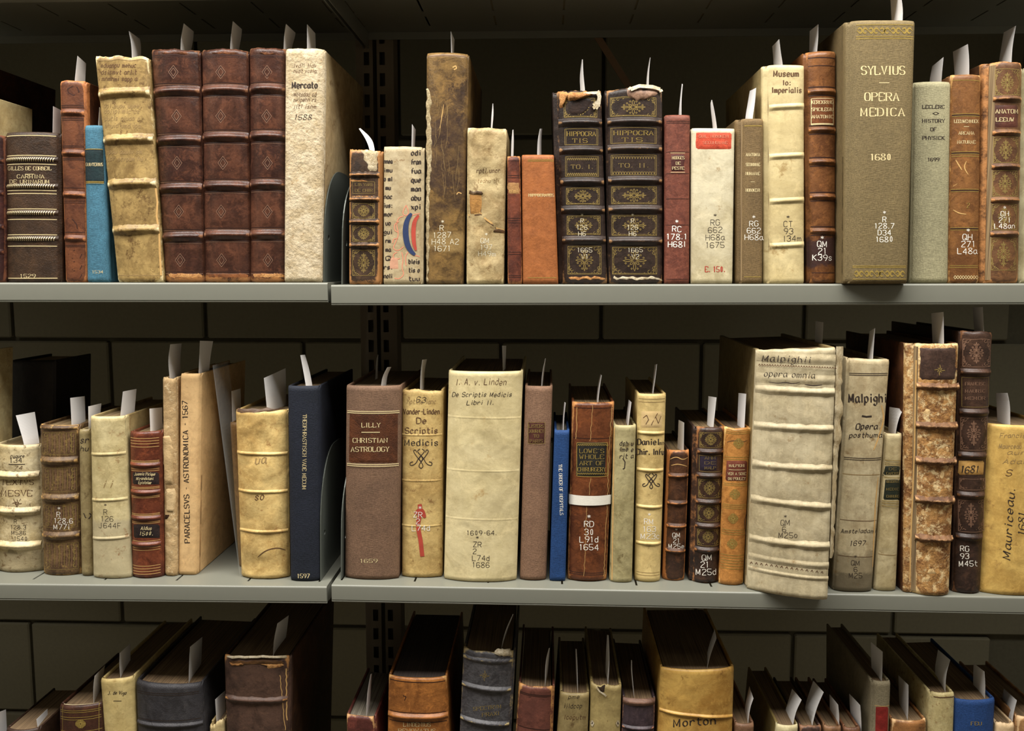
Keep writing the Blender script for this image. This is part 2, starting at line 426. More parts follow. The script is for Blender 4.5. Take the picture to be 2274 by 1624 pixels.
        for i, (u, v) in enumerate(pts):
            a = pts[max(0, i - 1)]; c = pts[min(n - 1, i + 1)]
            dx = (c[0] - a[0]) * W; dy = (c[1] - a[1]) * H
            l = math.hypot(dx, dy) or 1e-9
            w = widths[i] if isinstance(widths, list) else widths
            nx, ny = -dy / l * w / W, dx / l * w / H
            for sg in (1, -1):
                V.append(s.S(u + nx * sg, v + ny * sg, off) - s.org)
        for i in range(n - 1):
            F.append((b + 2 * i, b + 2 * i + 1, b + 2 * i + 3, b + 2 * i + 2))
    def line(s, y, mat=None, w=1.0, x0=None, x1=None, y1=None, off=0.00016, n=14):
        """a line across the spine at pixel height y (y1 at the right end); w in pixels"""
        mat = mat or GOLD
        y1 = y if y1 is None else y1
        cx = (s.q[0] + s.q[2]) / 2
        if x0 is None:
            va = s.uv(s.q[0] + 2, y)[1]; vb = s.uv(s.q[2] - 2, y1)[1]; ua, ub = 0.02, 0.98
        else:
            ua, va = s.uv(x0, y); ub, vb = s.uv(x1, y1)
            ua = max(0.0, ua); ub = min(1.0, ub)
        s.ribbon([(lerp(ua, ub, i / n), lerp(va, vb, i / n)) for i in range(n + 1)], w * 0.00023, mat, off)
    def vline(s, x, y0, y1, mat, w=1.0, x1=None):
        a = s.uv(x, y0); b = s.uv(x if x1 is None else x1, y1)
        s.ribbon([(lerp(a[0], b[0], i / 10), lerp(a[1], b[1], i / 10)) for i in range(11)], w * 0.00023, mat)
    def frame(s, x0, y0, x1, y1, mat, w=1.0):
        s.line(y0, mat, w, x0, x1); s.line(y1, mat, w, x0, x1); s.vline(x0, y0, y1, mat, w); s.vline(x1, y0, y1, mat, w)
    def draw(s, pts, mat, w=1.0, taper=False, off=0.00016, curve=False):
        """free stroke through pixel points"""
        if curve or (taper and len(pts) > 2): pts = chaikin(pts, 2)
        P = [s.uv(x, y) for x, y in pts]
        n = len(P)
        ws = [w * 0.00023 * (0.35 + 0.65 * math.sin(math.pi * i / (n - 1)) if taper else 1.0) for i in range(n)]
        s.ribbon(P, ws, mat, off)
    def text(s, t, xc, yb, h, mat=None, style='serif', width=None, weight=1.0, rot=0.0, slope=0.0):
        """text centred on pixel xc with its baseline at pixel yb and cap height h pixels; rot 90 reads upwards, -90 downwards"""
        mat = mat or GOLD
        rng = random.Random(hash_str(t) + int(xc))
        st, tw = text_strokes(t, style, rng)
        k = h / 6.0
        kx = k if width is None else width / tw
        if style == 'hand': thin, thick, ang = 0.28, 0.85, math.radians(35)
        elif style == 'gothic': thin, thick, ang = 0.35, 1.5, math.radians(40)
        elif style == 'serif': thin, thick, ang = 0.30, 0.95, 0.0
        elif style == 'roman': thin, thick, ang = 0.4, 1.25, math.radians(20)
        else: thin, thick, ang = 0.45, 0.55, 0.0
        ca, sa = math.cos(math.radians(rot)), math.sin(math.radians(rot))
        mm = 0.00046 * k * weight
        for pts in st:
            if len(pts) == 2 and math.dist(pts[0], pts[1]) > 2.0:
                a, b = pts; pts = [a, ((a[0] + b[0]) / 2, (a[1] + b[1]) / 2), b]
            P = []; ws = []
            for i, (x, y) in enumerate(pts):
                a = pts[max(0, i - 1)]; c = pts[min(len(pts) - 1, i + 1)]
                dx, dy = (c[0] - a[0]), (c[1] - a[1]); l = math.hypot(dx, dy) or 1
                cr = abs(dx / l * math.sin(ang) - dy / l * math.cos(ang))
                ws.append((thin + (thick - thin) * cr) * 0.5 * mm)
                X = (x - tw / 2) * kx; Yy = y * k
                qx = xc + X * ca - Yy * sa; qy = yb - (X * sa + Yy * ca) + slope * X
                P.append(s.uv(qx, qy))
            s.ribbon(P, ws, mat)
    def callno(s, rows, xc, y0, dy, h, mat=None, weight=1.0, xoff=()):
        for i, r in enumerate(rows):
            s.text(r, xc + (xoff[i] if i < len(xoff) else 0), y0 + dy * i, h if r != '*' else h * 0.8, mat or WHITE_INK, 'pen', weight=1.2 * weight)
    def band(s, yl, yr=None, w=12, h=2.4, mat=None, name='raised_band', u0=-0.004, u1=1.004, hatch=None, kn=0.0):
        """a raised band across the spine: yl, yr its pixel heights at the two edges, w its pixel thickness"""
        yr = yl if yr is None else yr
        va = s.uv(lerp(s.q[0], s.q[6], 0.5), yl)[1]; vb = s.uv(lerp(s.q[2], s.q[4], 0.5), yr)[1]
        hw = w * 0.00023 * 1.25
        V = []; F = []; A = []
        nu, npf = 22, 10
        for i in range(nu + 1):
            u = lerp(u0, u1, i / nu)
            vc = lerp(va, vb, i / nu)
            e = min(1.0, min(i, nu - i) / 2.0 * 0.5 + 0.55)
            k = 1.0 + (kn * noise.noise(Vector((u * 14, va * 40, s.seed))) if kn else 0)
            for j in range(npf + 1):
                t = -1 + 2 * j / npf
                pr = (0.5 + 0.5 * math.cos(math.pi * t)) ** 0.75
                P = s.S(u, vc + t * hw * k / s.h, h / 1000 * pr * e * k - 0.0002)
                V.append(P - s.org)
                A.append(0.42 * pr ** 2 + (0.25 if i in (0, 1, nu - 1, nu) else 0) + 0.05)
        for i in range(nu):
            for j in range(npf):
                a = i * (npf + 1) + j
                F.append((a, a + npf + 1, a + npf + 2, a + 1))
        o = mesh_obj(name, V, F, mat or s.skin, s.root, attr=A)
        s.bandys.append((va + vb) / 2)
        if hatch:
            n = 24
            for i in range(n):
                u = 0.03 + 0.94 * i / n
                pts = [(u + 0.022 * t, lerp(va, vb, u) + (t - 0.5) * hw * 1.35 / s.h) for t in (0.0, 0.25, 0.5, 0.75, 1.0)]
                offs = [h / 1000 * (0.5 + 0.5 * math.cos(math.pi * (t - 0.5) * 1.35)) ** 0.75 + 0.0002 for t in (0.0, 0.25, 0.5, 0.75, 1.0)]
                Vi, Fi, _ = s.ink.get(hatch); b = len(Vi)
                for (uu, vv), of in zip(pts, offs):
                    Vi.append(s.S(uu, vv, of) - s.org); Vi.append(s.S(uu + 0.012, vv, of) - s.org)
                for r in range(4): Fi.append((b + 2 * r, b + 2 * r + 1, b + 2 * r + 3, b + 2 * r + 2))
        return o
    def patch(s, rows, mat, name='spine_label', off=0.0005, jag=0.0, wear=0.0, n=10, jf=300.0):
        """a piece pasted on or torn from the spine; rows = [(py, x_left, x_right), ...] in pixels from top to bottom"""
        R = []
        m = max(2, int(abs(rows[-1][0] - rows[0][0]) / 5))
        for i in range(m + 1):
            t = i / m * (len(rows) - 1); a = min(int(t), len(rows) - 2); f = t - a
            R.append([lerp(rows[a][k], rows[a + 1][k], f) for k in range(3)])
        V = []; F = []; A = []
        for i, (py, xa, xb) in enumerate(R):
            ja = jag * noise.noise(Vector((py / 12.0, s.seed, 1))) ; jb = jag * noise.noise(Vector((py / 12.0, s.seed, 7)))
            for j in range(n + 1):
                px = lerp(xa + ja, xb + jb, j / n)
                pj = py + (jag * 0.8 * noise.noise(Vector((px / 9.0, s.seed, 3))) if i in (0, m) else 0)
                u, v = s.uv(px, pj)
                edge = (i in (0, m)) or (j in (0, n))
                V.append(s.S(max(-0.03, min(1.03, u)), v, -0.0002 if edge else off) - s.org)
                A.append(wear if edge else wear * 0.3)
        for i in range(m):
            for j in range(n):
                a = i * (n + 1) + j
                F.append((a, a + n + 1, a + n + 2, a + 1))
        if 'label' in name or 'band' in name or 'panel' in name or 'foot' in name or 'leather' in name:
            a = s.uv(R[0][1], R[0][0]); c = s.uv(R[-1][2], R[-1][0]); s.label_q.append((a[0], c[1], c[0], a[1], off))
        return mesh_obj(name, V, F, mat, s.root, attr=A)
    # ornaments, all from pen strokes
    def lozenge(s, x, y, rx, ry, mat, w=1.0):
        s.draw([(x, y - ry), (x + rx, y), (x, y + ry), (x - rx, y), (x, y - ry)], mat, w)
    def fleuron(s, x, y, rx, ry, mat, w=0.9, dense=1):
        """gilt centre ornament: a lozenge of small leaves and curls"""
        for a in range(0, 360, 45):
            c, d = math.cos(math.radians(a)), math.sin(math.radians(a))
            r = 1.0 if a % 90 == 0 else 0.55
            s.draw([(x + c * rx * .12, y + d * ry * .12), (x + c * rx * r * .6 - d * rx * .12, y + d * ry * r * .6 + c * ry * .12), (x + c * rx * r, y + d * ry * r)], mat, w * 1.4, True)
            if dense:
                s.draw([(x + c * rx * .12, y + d * ry * .12), (x + c * rx * r * .6 + d * rx * .12, y + d * ry * r * .6 - c * ry * .12), (x + c * rx * r, y + d * ry * r)], mat, w * 1.4, True)
        if dense:
            for i in range(4):
                for t in (0.25, 0.5, 0.75):
                    sx = (1, -1, -1, 1)[i]; sy = (1, 1, -1, -1)[i]
                    px, py = x + sx * rx * t, y + sy * ry * (1 - t)
                    s.draw([(px - 2, py), (px, py - 2), (px + 2, py), (px, py + 2), (px - 2, py)], mat, w)
    def corners(s, x0, y0, x1, y1, mat, w=0.9, k=0.3):
        W, H = (x1 - x0) * k, (y1 - y0) * k * 1.3
        for cx, cy, sx, sy in ((x0, y0, 1, 1), (x1, y0, -1, 1), (x1, y1, -1, -1), (x0, y1, 1, -1)):
            s.draw([(cx + sx * 2, cy + sy * H), (cx + sx * W * .25, cy + sy * H * .35), (cx + sx * W, cy + sy * 2)], mat, w * 1.2)
            for a, b in ((.2, .55), (.55, .22), (.15, .15)):
                px, py = cx + sx * W * a, cy + sy * H * b
                r = min(W, H) * .17
                s.draw([(px + r * math.cos(t), py + r * math.sin(t)) for t in (0, 1, 2, 3, 4, 5)], mat, w)
    def gilt_panel(s, x0, y0, x1, y1, mat=None, w=0.8, centre=True):
        mat = mat or GOLD_DULL
        s.frame(x0, y0, x1, y1, mat, w)
        s.corners(x0, y0, x1, y1, mat, w)
        if centre: s.fleuron((x0 + x1) / 2, (y0 + y1) / 2, (x1 - x0) * .27, (y1 - y0) * .40, mat, w)
    def scribble(s, xa, xb, yb, h, mat, seed=1, w=0.9):
        """a worn, hardly legible written line"""
        rng = random.Random(seed * 7 + 3)
        n = max(2, int((xb - xa) / (h * 0.62)))
        t = ''
        while len(t) < n:
            t += ''.join(rng.choice('aeioumnrtscildpuhv') for _ in range(rng.randint(3, 7))) + ' '
        t = t[:n].strip()
        s.text(t, (xa + xb) / 2, yb, h * 1.15, mat, 'hand', width=xb - xa, weight=0.9 * w)
    def finish(s):
        BOOKS.append(s)
        return s
    def build(s):
        W, H = s.w, s.h
        nv = max(24, int(H / 0.0027 * s.nvs)); nu = 22
        jd = s.bulge
        # cross-section: board joint, groove, spine arc, groove, board joint
        prof = []
        yl = 0.0
        for t in ((-s.jl, 0.010), (-s.jl, 0.0045), (-s.jl * 0.75, 0.0022), (-s.jl * 0.3, 0.0026)):
            prof.append(('L', t[0], t[1]))
        for i in range(nu + 1):
            prof.append(('S', i / nu, 0))
        for t in ((s.jr * 0.3, 0.0026), (s.jr * 0.75, 0.0022), (s.jr, 0.0045), (s.jr, 0.010)):
            prof.append(('R', t[0], t[1]))
        n = len(prof)
        V = []; F = []; A = []
        def pt(pr, v, inner=0.0):
            k, a, b = pr
            if k == 'S':
                P = s.S(a, v)
                if inner:
                    P.y += inner
                    P.x += inner * (0.8 if a < 0.06 else (-0.8 if a > 0.94 else 0))
                return P
            P = s.S(0.0 if k == 'L' else 1.0, v)
            sg = 1 if k == 'L' else -1
            return Vector((P.x + a + sg * inner, P.y + b, P.z - (0.0004 if v > 0.5 else 0)))
        for j in range(nv + 1):
            v = j / nv
            for i, pr in enumerate(prof):
                V.append(pt(pr, v) - s.org)
                if pr[0] == 'S':
                    e = min(pr[1], 1 - pr[1])
                    a = s.edge * math.exp(-e / 0.05) + 0.55 * math.exp(-min(v, 1 - v) * H / 0.006)
                else: a = s.edge * 0.9
                A.append(min(0.8, a))
        for j in range(nv):
            for i in range(n - 1):
                a = j * n + i
                F.append((a, a + 1, a + n + 1, a + n))
        b = len(V)
        for v in (0.0, 1.0):
            for pr in prof:
                V.append(pt(pr, v, s.thick) - s.org); A.append(0.6)
        for i in range(n - 1):
            F.append((nv * n + i, nv * n + i + 1, b + n + i + 1, b + n + i))
            F.append((i + 1, i, b + i, b + i + 1))
            F.append((b + i, b + n + i, b + n + i + 1, b + i + 1))
        F.append((0, nv * n, b + n, b)); F.append((nv * n + n - 1, n - 1, b + n - 1, b + n + n - 1))
        mesh_obj('spine', V, F, s.skin, s.root, attr=A)
        # boards
        for nm, side in (('front_cover', 1), ('back_cover', -1)):
            if side == 1: bx, tx, Y = s.BR.x + s.jr, s.TR.x + s.jr, s.Yr; zb, zt = s.BR.z, s.TR.z
            else: bx, tx, Y = s.BL.x - s.jl, s.TL.x - s.jl, s.Yl; zb, zt = s.BL.z, s.TL.z
            t = -side * s.board
            y0 = Y + 0.006; y1 = Y + s.depth
            o = s.org
            zt -= s.short / 1000
            VV = [(bx, y0, zb), (bx + t, y0, zb), (bx + t, y1, zb), (bx, y1, zb), (tx, y0, zt), (tx + t, y0, zt), (tx + t, y1, zt), (tx, y1, zt)]
            VV = [Vector(v) - o for v in VV]
            FF = [(0, 3, 2, 1), (4, 5, 6, 7), (0, 1, 5, 4), (1, 2, 6, 5), (2, 3, 7, 6), (3, 0, 4, 7)]
            ob = mesh_obj(nm, VV, FF, s.cover, s.root, smooth=False)
            bevel(ob, 0.0006, 1)
        # leaves
        V = []; F = []
        m = 12
        ring = []
        for k in range(m + 1):
            u = k / m
            ring.append((u, s.thick + 0.0006 + s.wob * 1.6))
        for v, sq in ((0.0, s.square), (1.0, -s.square)):
            for u, dy in ring:
                P = s.S(lerp(0.03, 0.97, u), 0.5); B = s.S(lerp(0.03, 0.97, u), v)
                ins = lerp(s.board - s.jl, -(s.board - s.jr), u) * 1.0
                V.append(Vector((B.x + ins * 0.6, P.y + dy, B.z + sq)) - s.org)
            for u in (1.0, 0.0):
                B = s.S(lerp(0.03, 0.97, u), v)
                V.append(Vector((B.x + lerp(s.board - s.jl, -(s.board - s.jr), u) * 0.6, lerp(s.Yl, s.Yr, u) + s.depth - 0.005, B.z + sq)) - s.org)
        r = m + 3
        F.append(tuple(range(r - 1, -1, -1))); F.append(tuple(range(r, 2 * r)))
        for k in range(r): F.append((k, (k + 1) % r, r + (k + 1) % r, r + k))
        mesh_obj('text_block', V, F, s.pages, s.root, smooth=False)
        if s.head is not None:
            V = []; F = []
            for i in range(21):
                u = 0.05 + 0.9 * i / 20
                c = s.S(u, 1.0) + Vector((0, s.thick + 0.0016, -s.square + 0.0012))
                for j in range(6):
                    a = j / 6 * 2 * math.pi
                    V.append(c + Vector((0, math.cos(a), math.sin(a))) * 0.0014 - s.org)
            for i in range(20):
                for j in range(6):
                    F.append((i * 6 + j, i * 6 + (j + 1) % 6, i * 6 + 6 + (j + 1) % 6, i * 6 + 6 + j))
            mesh_obj('headband', V, F, s.head, s.root)
        names = {'gilt': 'gilt_tooling', 'dull_gilt': 'gilt_tooling', 'pale_gilt': 'gilt_lettering', 'white_ink': 'shelfmark', 'worn_white_ink': 'shelfmark'}
        for k, (V, F, m) in s.ink.d.items():
            if not F: continue
            iv = sorted((min(V[i].z for i in f), max(V[i].z for i in f), n_) for n_, f in enumerate(F))
            groups = []; top = -9.0
            for lo, hi, n_ in iv:                    # marks far apart on the spine are parts of their own
                if lo > top + 0.006: groups.append([])
                groups[-1].append(F[n_]); top = max(top, hi)
            for g in groups:
                used = sorted(set(i for f in g for i in f)); ix = {i: j for j, i in enumerate(used)}
                mesh_obj(names.get(k, 'blind_tooling' if 'tool' in k else 'lettering'), [V[i] for i in used], [tuple(ix[i] for i in f) for f in g], m, s.root, smooth=False)
        return s
def hash_str(t):
    h = 7
    for c in t: h = (h * 31 + ord(c)) % 100003
    return h

def resample(P, n):
    d = [0.0]
    for a, b in zip(P, P[1:]): d.append(d[-1] + math.dist(a, b))
    out = []
    for i in range(n):
        t = d[-1] * i / (n - 1)
        k = max(j for j in range(len(d)) if d[j] <= t + 1e-9); k = min(k, len(P) - 2)
        f = (t - d[k]) / max(1e-9, d[k + 1] - d[k])
        out.append((lerp(P[k][0], P[k + 1][0], f), lerp(P[k][1], P[k + 1][1], f)))
    return out
def slip(Lp, Rp, where, book=None, Yn=None, dep=0.03, dip=14, shelf='top', text=None, mat=None):
    """paper slip standing in a book: its near and far upright edges lie at two depths"""
    if Yn is None: Yn = (book.Yl + book.Yr) / 2 + 0.004 if book else 0.03
    cx = (Lp[0][0] + Rp[0][0]) / 2
    nearL = cx < 1215
    Lp = [(Lp[0][0], Lp[0][1] + dip)] + [tuple(p) for p in Lp]; Rp = [(Rp[0][0], Rp[0][1] + dip)] + [tuple(p) for p in Rp]
    n = 11
    Ls = resample(chaikin(Lp, 2), n); Rs = resample(chaikin(Rp, 2), n)
    m = 4
    V = []; F = []
    P0 = None
    for i in range(n):
        a = unproj(*Ls[i], Yn if nearL else Yn + dep); b = unproj(*Rs[i], Yn + dep if nearL else Yn)
        for j in range(m + 1):
            P = a.lerp(b, j / m)
            if P0 is None: P0 = (a + b) / 2
            V.append(P)
    for i in range(n - 1):
        for j in range(m):
            k = i * (m + 1) + j
            F.append((k, k + 1, k + m + 2, k + m + 1))
    nV = len(V)
    V2 = [v + Vector((0.00012, 0.00004, 0)) for v in V]
    F2 = [tuple(reversed([q + nV for q in f])) for f in F]
    rim = []
    bd = [j for j in range(m + 1)] + [(i + 1) * (m + 1) - 1 for i in range(1, n)] + [(n - 1) * (m + 1) + j for j in range(m - 1, -1, -1)] + [i * (m + 1) for i in range(n - 2, 0, -1)]
    for k in range(len(bd)):
        a, b = bd[k], bd[(k + 1) % len(bd)]
        rim.append((b, a, a + nV, b + nV))
    o = mesh_obj('paper_slip', [v - P0 for v in V + V2], F + F2 + rim, mat or PAPER, None, loc=P0, smooth=False)
    tag(o, 'white paper slip ' + where, 'paper slip', 'paper slips standing in the books')
    if text:
        TV = []; TF = []
        def at(fu, fv):
            i = fv * (n - 1); i0 = min(int(i), n - 2); f = i - i0
            j = fu * m; j0 = min(int(j), m - 1); g = j - j0
            q = lambda a, b: V[a * (m + 1) + b]
            P = q(i0, j0).lerp(q(i0, j0 + 1), g).lerp(q(i0 + 1, j0).lerp(q(i0 + 1, j0 + 1), g), f)
            return P + Vector((-0.0002 if nearL else 0.0002, -0.00025, 0))
        for r, row in enumerate(text):
            st, tw = text_strokes(row, 'sans', random.Random(1))
            y0 = 0.80 - r * 0.10
            for pts in st:
                b = len(TV)
                for x, y in pts:
                    for d in (-0.22, 0.22):
                        TV.append(at(0.15 + (x + d) / tw * 0.6, y0 + (y + d) / 6 * 0.055) - P0)
                for k in range(len(pts) - 1): TF.append((b + 2 * k, b + 2 * k + 1, b + 2 * k + 3, b + 2 * k + 2))
        mesh_obj('lettering', TV, TF, PENCIL, o, smooth=False)
    return o
# ---------------------------------------------------------------- the setting: room shell
XL, XR, YB, YF, ZC = -1.42, 1.0, 0.92, -2.0, 2.62
def slab(name, x0, x1, y0, y1, z0, z1, mat):
    V, F = [], []; box_vf(x0, x1, y0, y1, z0, z1, V, F)
    c = Vector(((x0 + x1) / 2, (y0 + y1) / 2, (z0 + z1) / 2))
    o = mesh_obj(name, [Vector(v) - c for v in V], F, mat, loc=c, smooth=False)
    tag(o, kind='structure'); return o
FLOORM = mat_plain('vinyl_floor', (138, 131, 118), rough=0.4, nscale=30, var=0.08)
WALLM = mat_plain('painted_wall', (122, 116, 103), rough=0.8, nscale=12, var=0.04)
MORTAR = mat_plain('mortar', (94, 89, 71), rough=0.95, nscale=120, var=0.2, bump=0.3)
BLOCKM = mat_plain('painted_block', (116, 110, 88), rough=0.85, nscale=140, var=0.12, bump=0.5)
slab('floor', XL, XR, YF, YB + 0.1, -0.05, 0.0, FLOORM)
slab('ceiling', XL, XR, YF, YB + 0.1, ZC, ZC + 0.05, WALLM)
slab('wall_left', XL - 0.1, XL, YF, YB + 0.1, 0, ZC, WALLM)
slab('wall_right', XR, XR + 0.1, YF, YB + 0.1, 0, ZC, WALLM)
slab('wall_front', XL, XR, YF - 0.1, YF, 0, ZC, WALLM)
wb = slab('wall_back', XL, XR, YB, YB + 0.1, 0, ZC, MORTAR)
# concrete blocks of the back wall, each its own piece
BW, BH, JT = 0.3985, 0.1957, 0.0075
V, F = [], []
box_vf(-BW / 2, BW / 2, 0, 0.018, -BH / 2, BH / 2, V, F)
blk = mesh_obj('concrete_block', V, F, BLOCKM, wb, smooth=False); bevel(blk, 0.003, 1)
jz = unproj(1100, 757, YB - 0.015).z            # a joint seen in the photograph
jx = unproj(1335, 700, YB - 0.015).x
first = True
for r in range(-6, 6):
    zc = jz + JT / 2 + BH / 2 + r * (BH + JT)
    if zc < 0.1 or zc > ZC - 0.1: continue
    for c in range(-5, 6):
        xc = jx + (c + 0.5 + (0.5 if r % 2 else 0.0)) * (BW + JT)
        if xc > XR + .1 or xc < XL - .1: continue
        o = blk if first else blk.copy()
        if not first: COL.objects.link(o)
        first = False
        o.location = Vector((xc, YB - 0.015 + random.Random(r * 31 + c).uniform(-.0015, .0015), zc)) - wb.location
# ceiling light fittings over the aisle
for i, (lx, lw) in enumerate(LAMPS):
    e = empty('ceiling_light', (lx, -0.44, ZC), ['white ceiling troffer over the left half of the aisle', 'white ceiling troffer over the right half of the aisle'][i], 'ceiling light', 'fluorescent fittings over the aisle')
    V, F = [], []
    box_vf(-0.57, 0.57, -0.27, -0.26, -0.11, 0.0, V, F); box_vf(-0.57, 0.57, 0.26, 0.27, -0.11, 0.0, V, F)
    box_vf(-0.58, -0.57, -0.27, 0.27, -0.11, 0.0, V, F); box_vf(0.57, 0.58, -0.27, 0.27, -0.11, 0.0, V, F); box_vf(-0.57, 0.57, -0.26, 0.26, -0.012, 0.0, V, F)
    mesh_obj('housing', V, F, mat_plain('white_enamel', (235, 235, 230), rough=0.4), e, smooth=False)

# ---------------------------------------------------------------- steel shelving
SD = 0.215                                         # shelf depth
ex = {}
def edge_line(key, a, b):
    A = unproj(a[0], a[1], 0.0); B = unproj(b[0], b[1], 0.0)
    ex[key] = (A, B)
edge_line('top_l', (0, 628), (728, 628)); edge_line('top_r', (735, 633), (2274, 630))
edge_line('mid_l', (0, 1297), (727, 1303.5)); edge_line('mid_r', (738, 1299.5), (2274, 1327))
def line_z(key, x):
    A, B = ex[key]
    return A.z + (B.z - A.z) * (x - A.x) / (B.x - A.x)
GAPX = (ex['top_l'][1].x + ex['top_r'][0].x) / 2
def shelf_z(sh, x):
    k = 'l' if x < GAPX else 'r'
    if sh == 'low': return line_z('mid_' + k, x) - 0.315
    return line_z(sh + '_' + k, x)
UW = 0.912
def cells(x0, x1, y0, y1, holes):
    """grid of cells over a rectangle, leaving out the holes"""
    xs = sorted(set([x0, x1] + [h[0] for h in holes] + [h[1] for h in holes])); ys = sorted(set([y0, y1] + [h[2] for h in holes] + [h[3] for h in holes]))
    xs = [x for x in xs if x0 <= x <= x1]; ys = [y for y in ys if y0 <= y <= y1]
    for xa, xb in zip(xs, xs[1:]):
        for ya, yb in zip(ys, ys[1:]):
            cx, cy = (xa + xb) / 2, (ya + yb) / 2
            if any(h[0] < cx < h[1] and h[2] < cy < h[3] for h in holes): continue
            yield xa, xb, ya, yb
def shelf(x0, x1, z0, z1, slots, label, lip=0.0205):
    """one steel shelf from x0 to x1, its front edge rising from z0 to z1"""
    o = empty('steel_shelf', ((x0 + x1) / 2, 0, (z0 + z1) / 2), label, 'shelf', 'painted steel shelves')
    ox, oz = o.location.x, o.location.z
    def W(x, y, z): return (x - ox, y, lerp(z0, z1, (x - x0) / (x1 - x0)) + z - oz)
    # folded front lip with a return along its lower edge
    pr = [(0.0045, 0.0)]
    R = 0.0022
    for i in range(7):
        a = math.pi / 2 * i / 6
        pr.append((R - R * math.sin(a), -R + R * math.cos(a)))
    pr += [(0.0, -lip + 0.0026), (0.0009, -lip + 0.0021), (0.0009, -lip + 0.0017), (0.0001, -lip + 0.0012), (0.0008, -lip), (0.010, -lip), (0.010, -lip + 0.0012), (0.0016, -lip + 0.0012), (0.0013, -0.0028), (0.0028, -0.0012), (0.0045, -0.0012)]
    V, F = [], []
    n = len(pr)
    for x in (x0, x1):
        for y, z in pr: V.append(W(x, y, z))
    for i in range(n): F.append((i, (i + 1) % n, n + (i + 1) % n, n + i))
    F.append(tuple(range(n - 1, -1, -1))); F.append(tuple(range(n, 2 * n)))
    f = mesh_obj('front_lip', V, F, STEEL, o); fix_normals(f)
    f.data.set_sharp_from_angle(angle=math.radians(50))
    holes = []
    for sx in slots:
        for ya, yb in ((0.015, 0.066), (0.084, 0.130), (0.148, 0.190)): holes.append((sx - 0.0011, sx + 0.0011, ya, yb))
    V, F = [], []
    for xa, xb, ya, yb in cells(x0, x1, 0.0045, SD, holes):
        b = len(V)
        for z in (0.0, -0.0012):
            V += [W(xa, ya, z), W(xb, ya, z), W(xb, yb, z), W(xa, yb, z)]
        F += [(b, b+1, b+2, b+3), (b+7, b+6, b+5, b+4), (b, b+4, b+5, b+1), (b+1, b+5, b+6, b+2), (b+2, b+6, b+7, b+3), (b+3, b+7, b+4, b)]
    mesh_obj('shelf_plate', V, F, STEEL, o, smooth=False)
    for nm, xa, xb, ya, yb, zz in (('end_flange', x0, x0 + 0.0012, 0.003, SD, -lip), ('end_flange', x1 - 0.0012, x1, 0.003, SD, -lip), ('back_flange', x0, x1, SD - 0.0012, SD, -0.010)):
        V, F = [], []
        b = 0
        for x in (xa, xb):
            for y, z in ((ya, -0.0013), (yb, -0.0013), (yb, zz), (ya, zz)): V.append(W(x, y, z))
        F = [(0, 1, 2, 3), (7, 6, 5, 4), (0, 4, 5, 1), (1, 5, 6, 2), (2, 6, 7, 3), (3, 7, 4, 0)]
        mesh_obj(nm, V, F, STEEL, o, smooth=False)
    return o
gl = unproj(727.5, 650, 0).x; gr = unproj(735.5, 655, 0).x
gml = unproj(725.5, 1320, 0).x; gmr = unproj(736.5, 1320, 0).x
def ext(key, x): return line_z(key, x)
sl = [unproj(px, 1287, 0.016).x for px in (75, 233, 392, 551, 709)]
sp = sl[1] - sl[0]
slL = [sl[0] - sp * 2, sl[0] - sp] + sl
sr0 = unproj(758.5, 1288, 0.016).x
srp = (unproj(1580, 1305, 0.016).x - sr0) / 5
slR = [sr0 + srp * i for i in range(12)]
shelf(gl - UW, gl, ext('top_l', gl - UW), ext('top_l', gl), slL, 'left steel shelf at eye level, under the dark brown banded volumes')
shelf(gr, gr + UW, ext('top_r', gr), ext('top_r', gr + UW), slR, 'right steel shelf at eye level, under the tall tan cloth book', 0.0212)
shelf(gml - UW, gml, ext('mid_l', gml - UW), ext('mid_l', gml), slL, 'left middle steel shelf, under the navy book', 0.0188)
shelf(gmr, gmr + UW, ext('mid_r', gmr), ext('mid_r', gmr + UW), slR, 'right middle steel shelf, under the wide ribbed vellum book', 0.0188)
DZ = 0.315
shelf(gml - UW, gml, ext('mid_l', gml - UW) - DZ, ext('mid_l', gml) - DZ, slL, 'left lowest steel shelf, below the frame, under the black cloth book')
shelf(gmr, gmr + UW, ext('mid_r', gmr) - DZ, ext('mid_r', gmr + UW) - DZ, slR, 'right lowest steel shelf, below the frame, under the tall yellow vellum book')
zu = unproj(1137, -62, 0).z
shelf(gl - UW, gl, zu, zu, slL, 'left steel shelf overhead, its dark underside at the top of the picture')
shelf(gr, gr + UW, zu, zu, slR, 'right steel shelf overhead, its dark underside at the top of the picture')
# unseen boxes added on the overhead shelves, blocking lamp light from the back wall
BOXM = mat_plain('archive_box_board', (126, 118, 98), rough=.85)
for i in range(9):
    xa = (gl - UW + 0.005 + i * 0.2015) if i < 4.4 else gr + 0.005 + (i - 5) * 0.2015
    e = empty('archive_box', (xa + 0.0985, 0.11, zu + 0.0005), ['first', 'second', 'third', 'fourth', 'fifth', 'sixth', 'seventh', 'eighth', 'ninth'][i] + ' grey box from the left, added overhead out of view to block light', 'box', 'added light-blocking boxes overhead')
    V, F = [], []; box_vf(-0.0980, 0.0980, -0.10, 0.098, 0.0, 0.24, V, F); mesh_obj('box_body', V, F, BOXM, e, smooth=False)
    V, F = [], []; box_vf(-0.0995, 0.0995, -0.102, 0.0995, 0.2405, 0.30, V, F); mesh_obj('box_lid', V, F, BOXM, e, smooth=False)
V, F = [], []; box_vf(XL + .01 + .21, XR - .01 + .21, -0.01, YB - .02, 0, 0.02, V, F)  # unseen slab, added so light over the shelving misses the back wall
cn = mesh_obj('steel_canopy', V, F, STEEL, loc=Vector((-.21, 0, zu + .31)), smooth=False); tag(cn, 'slab added over the shelving, above the picture, to block light', 'canopy')
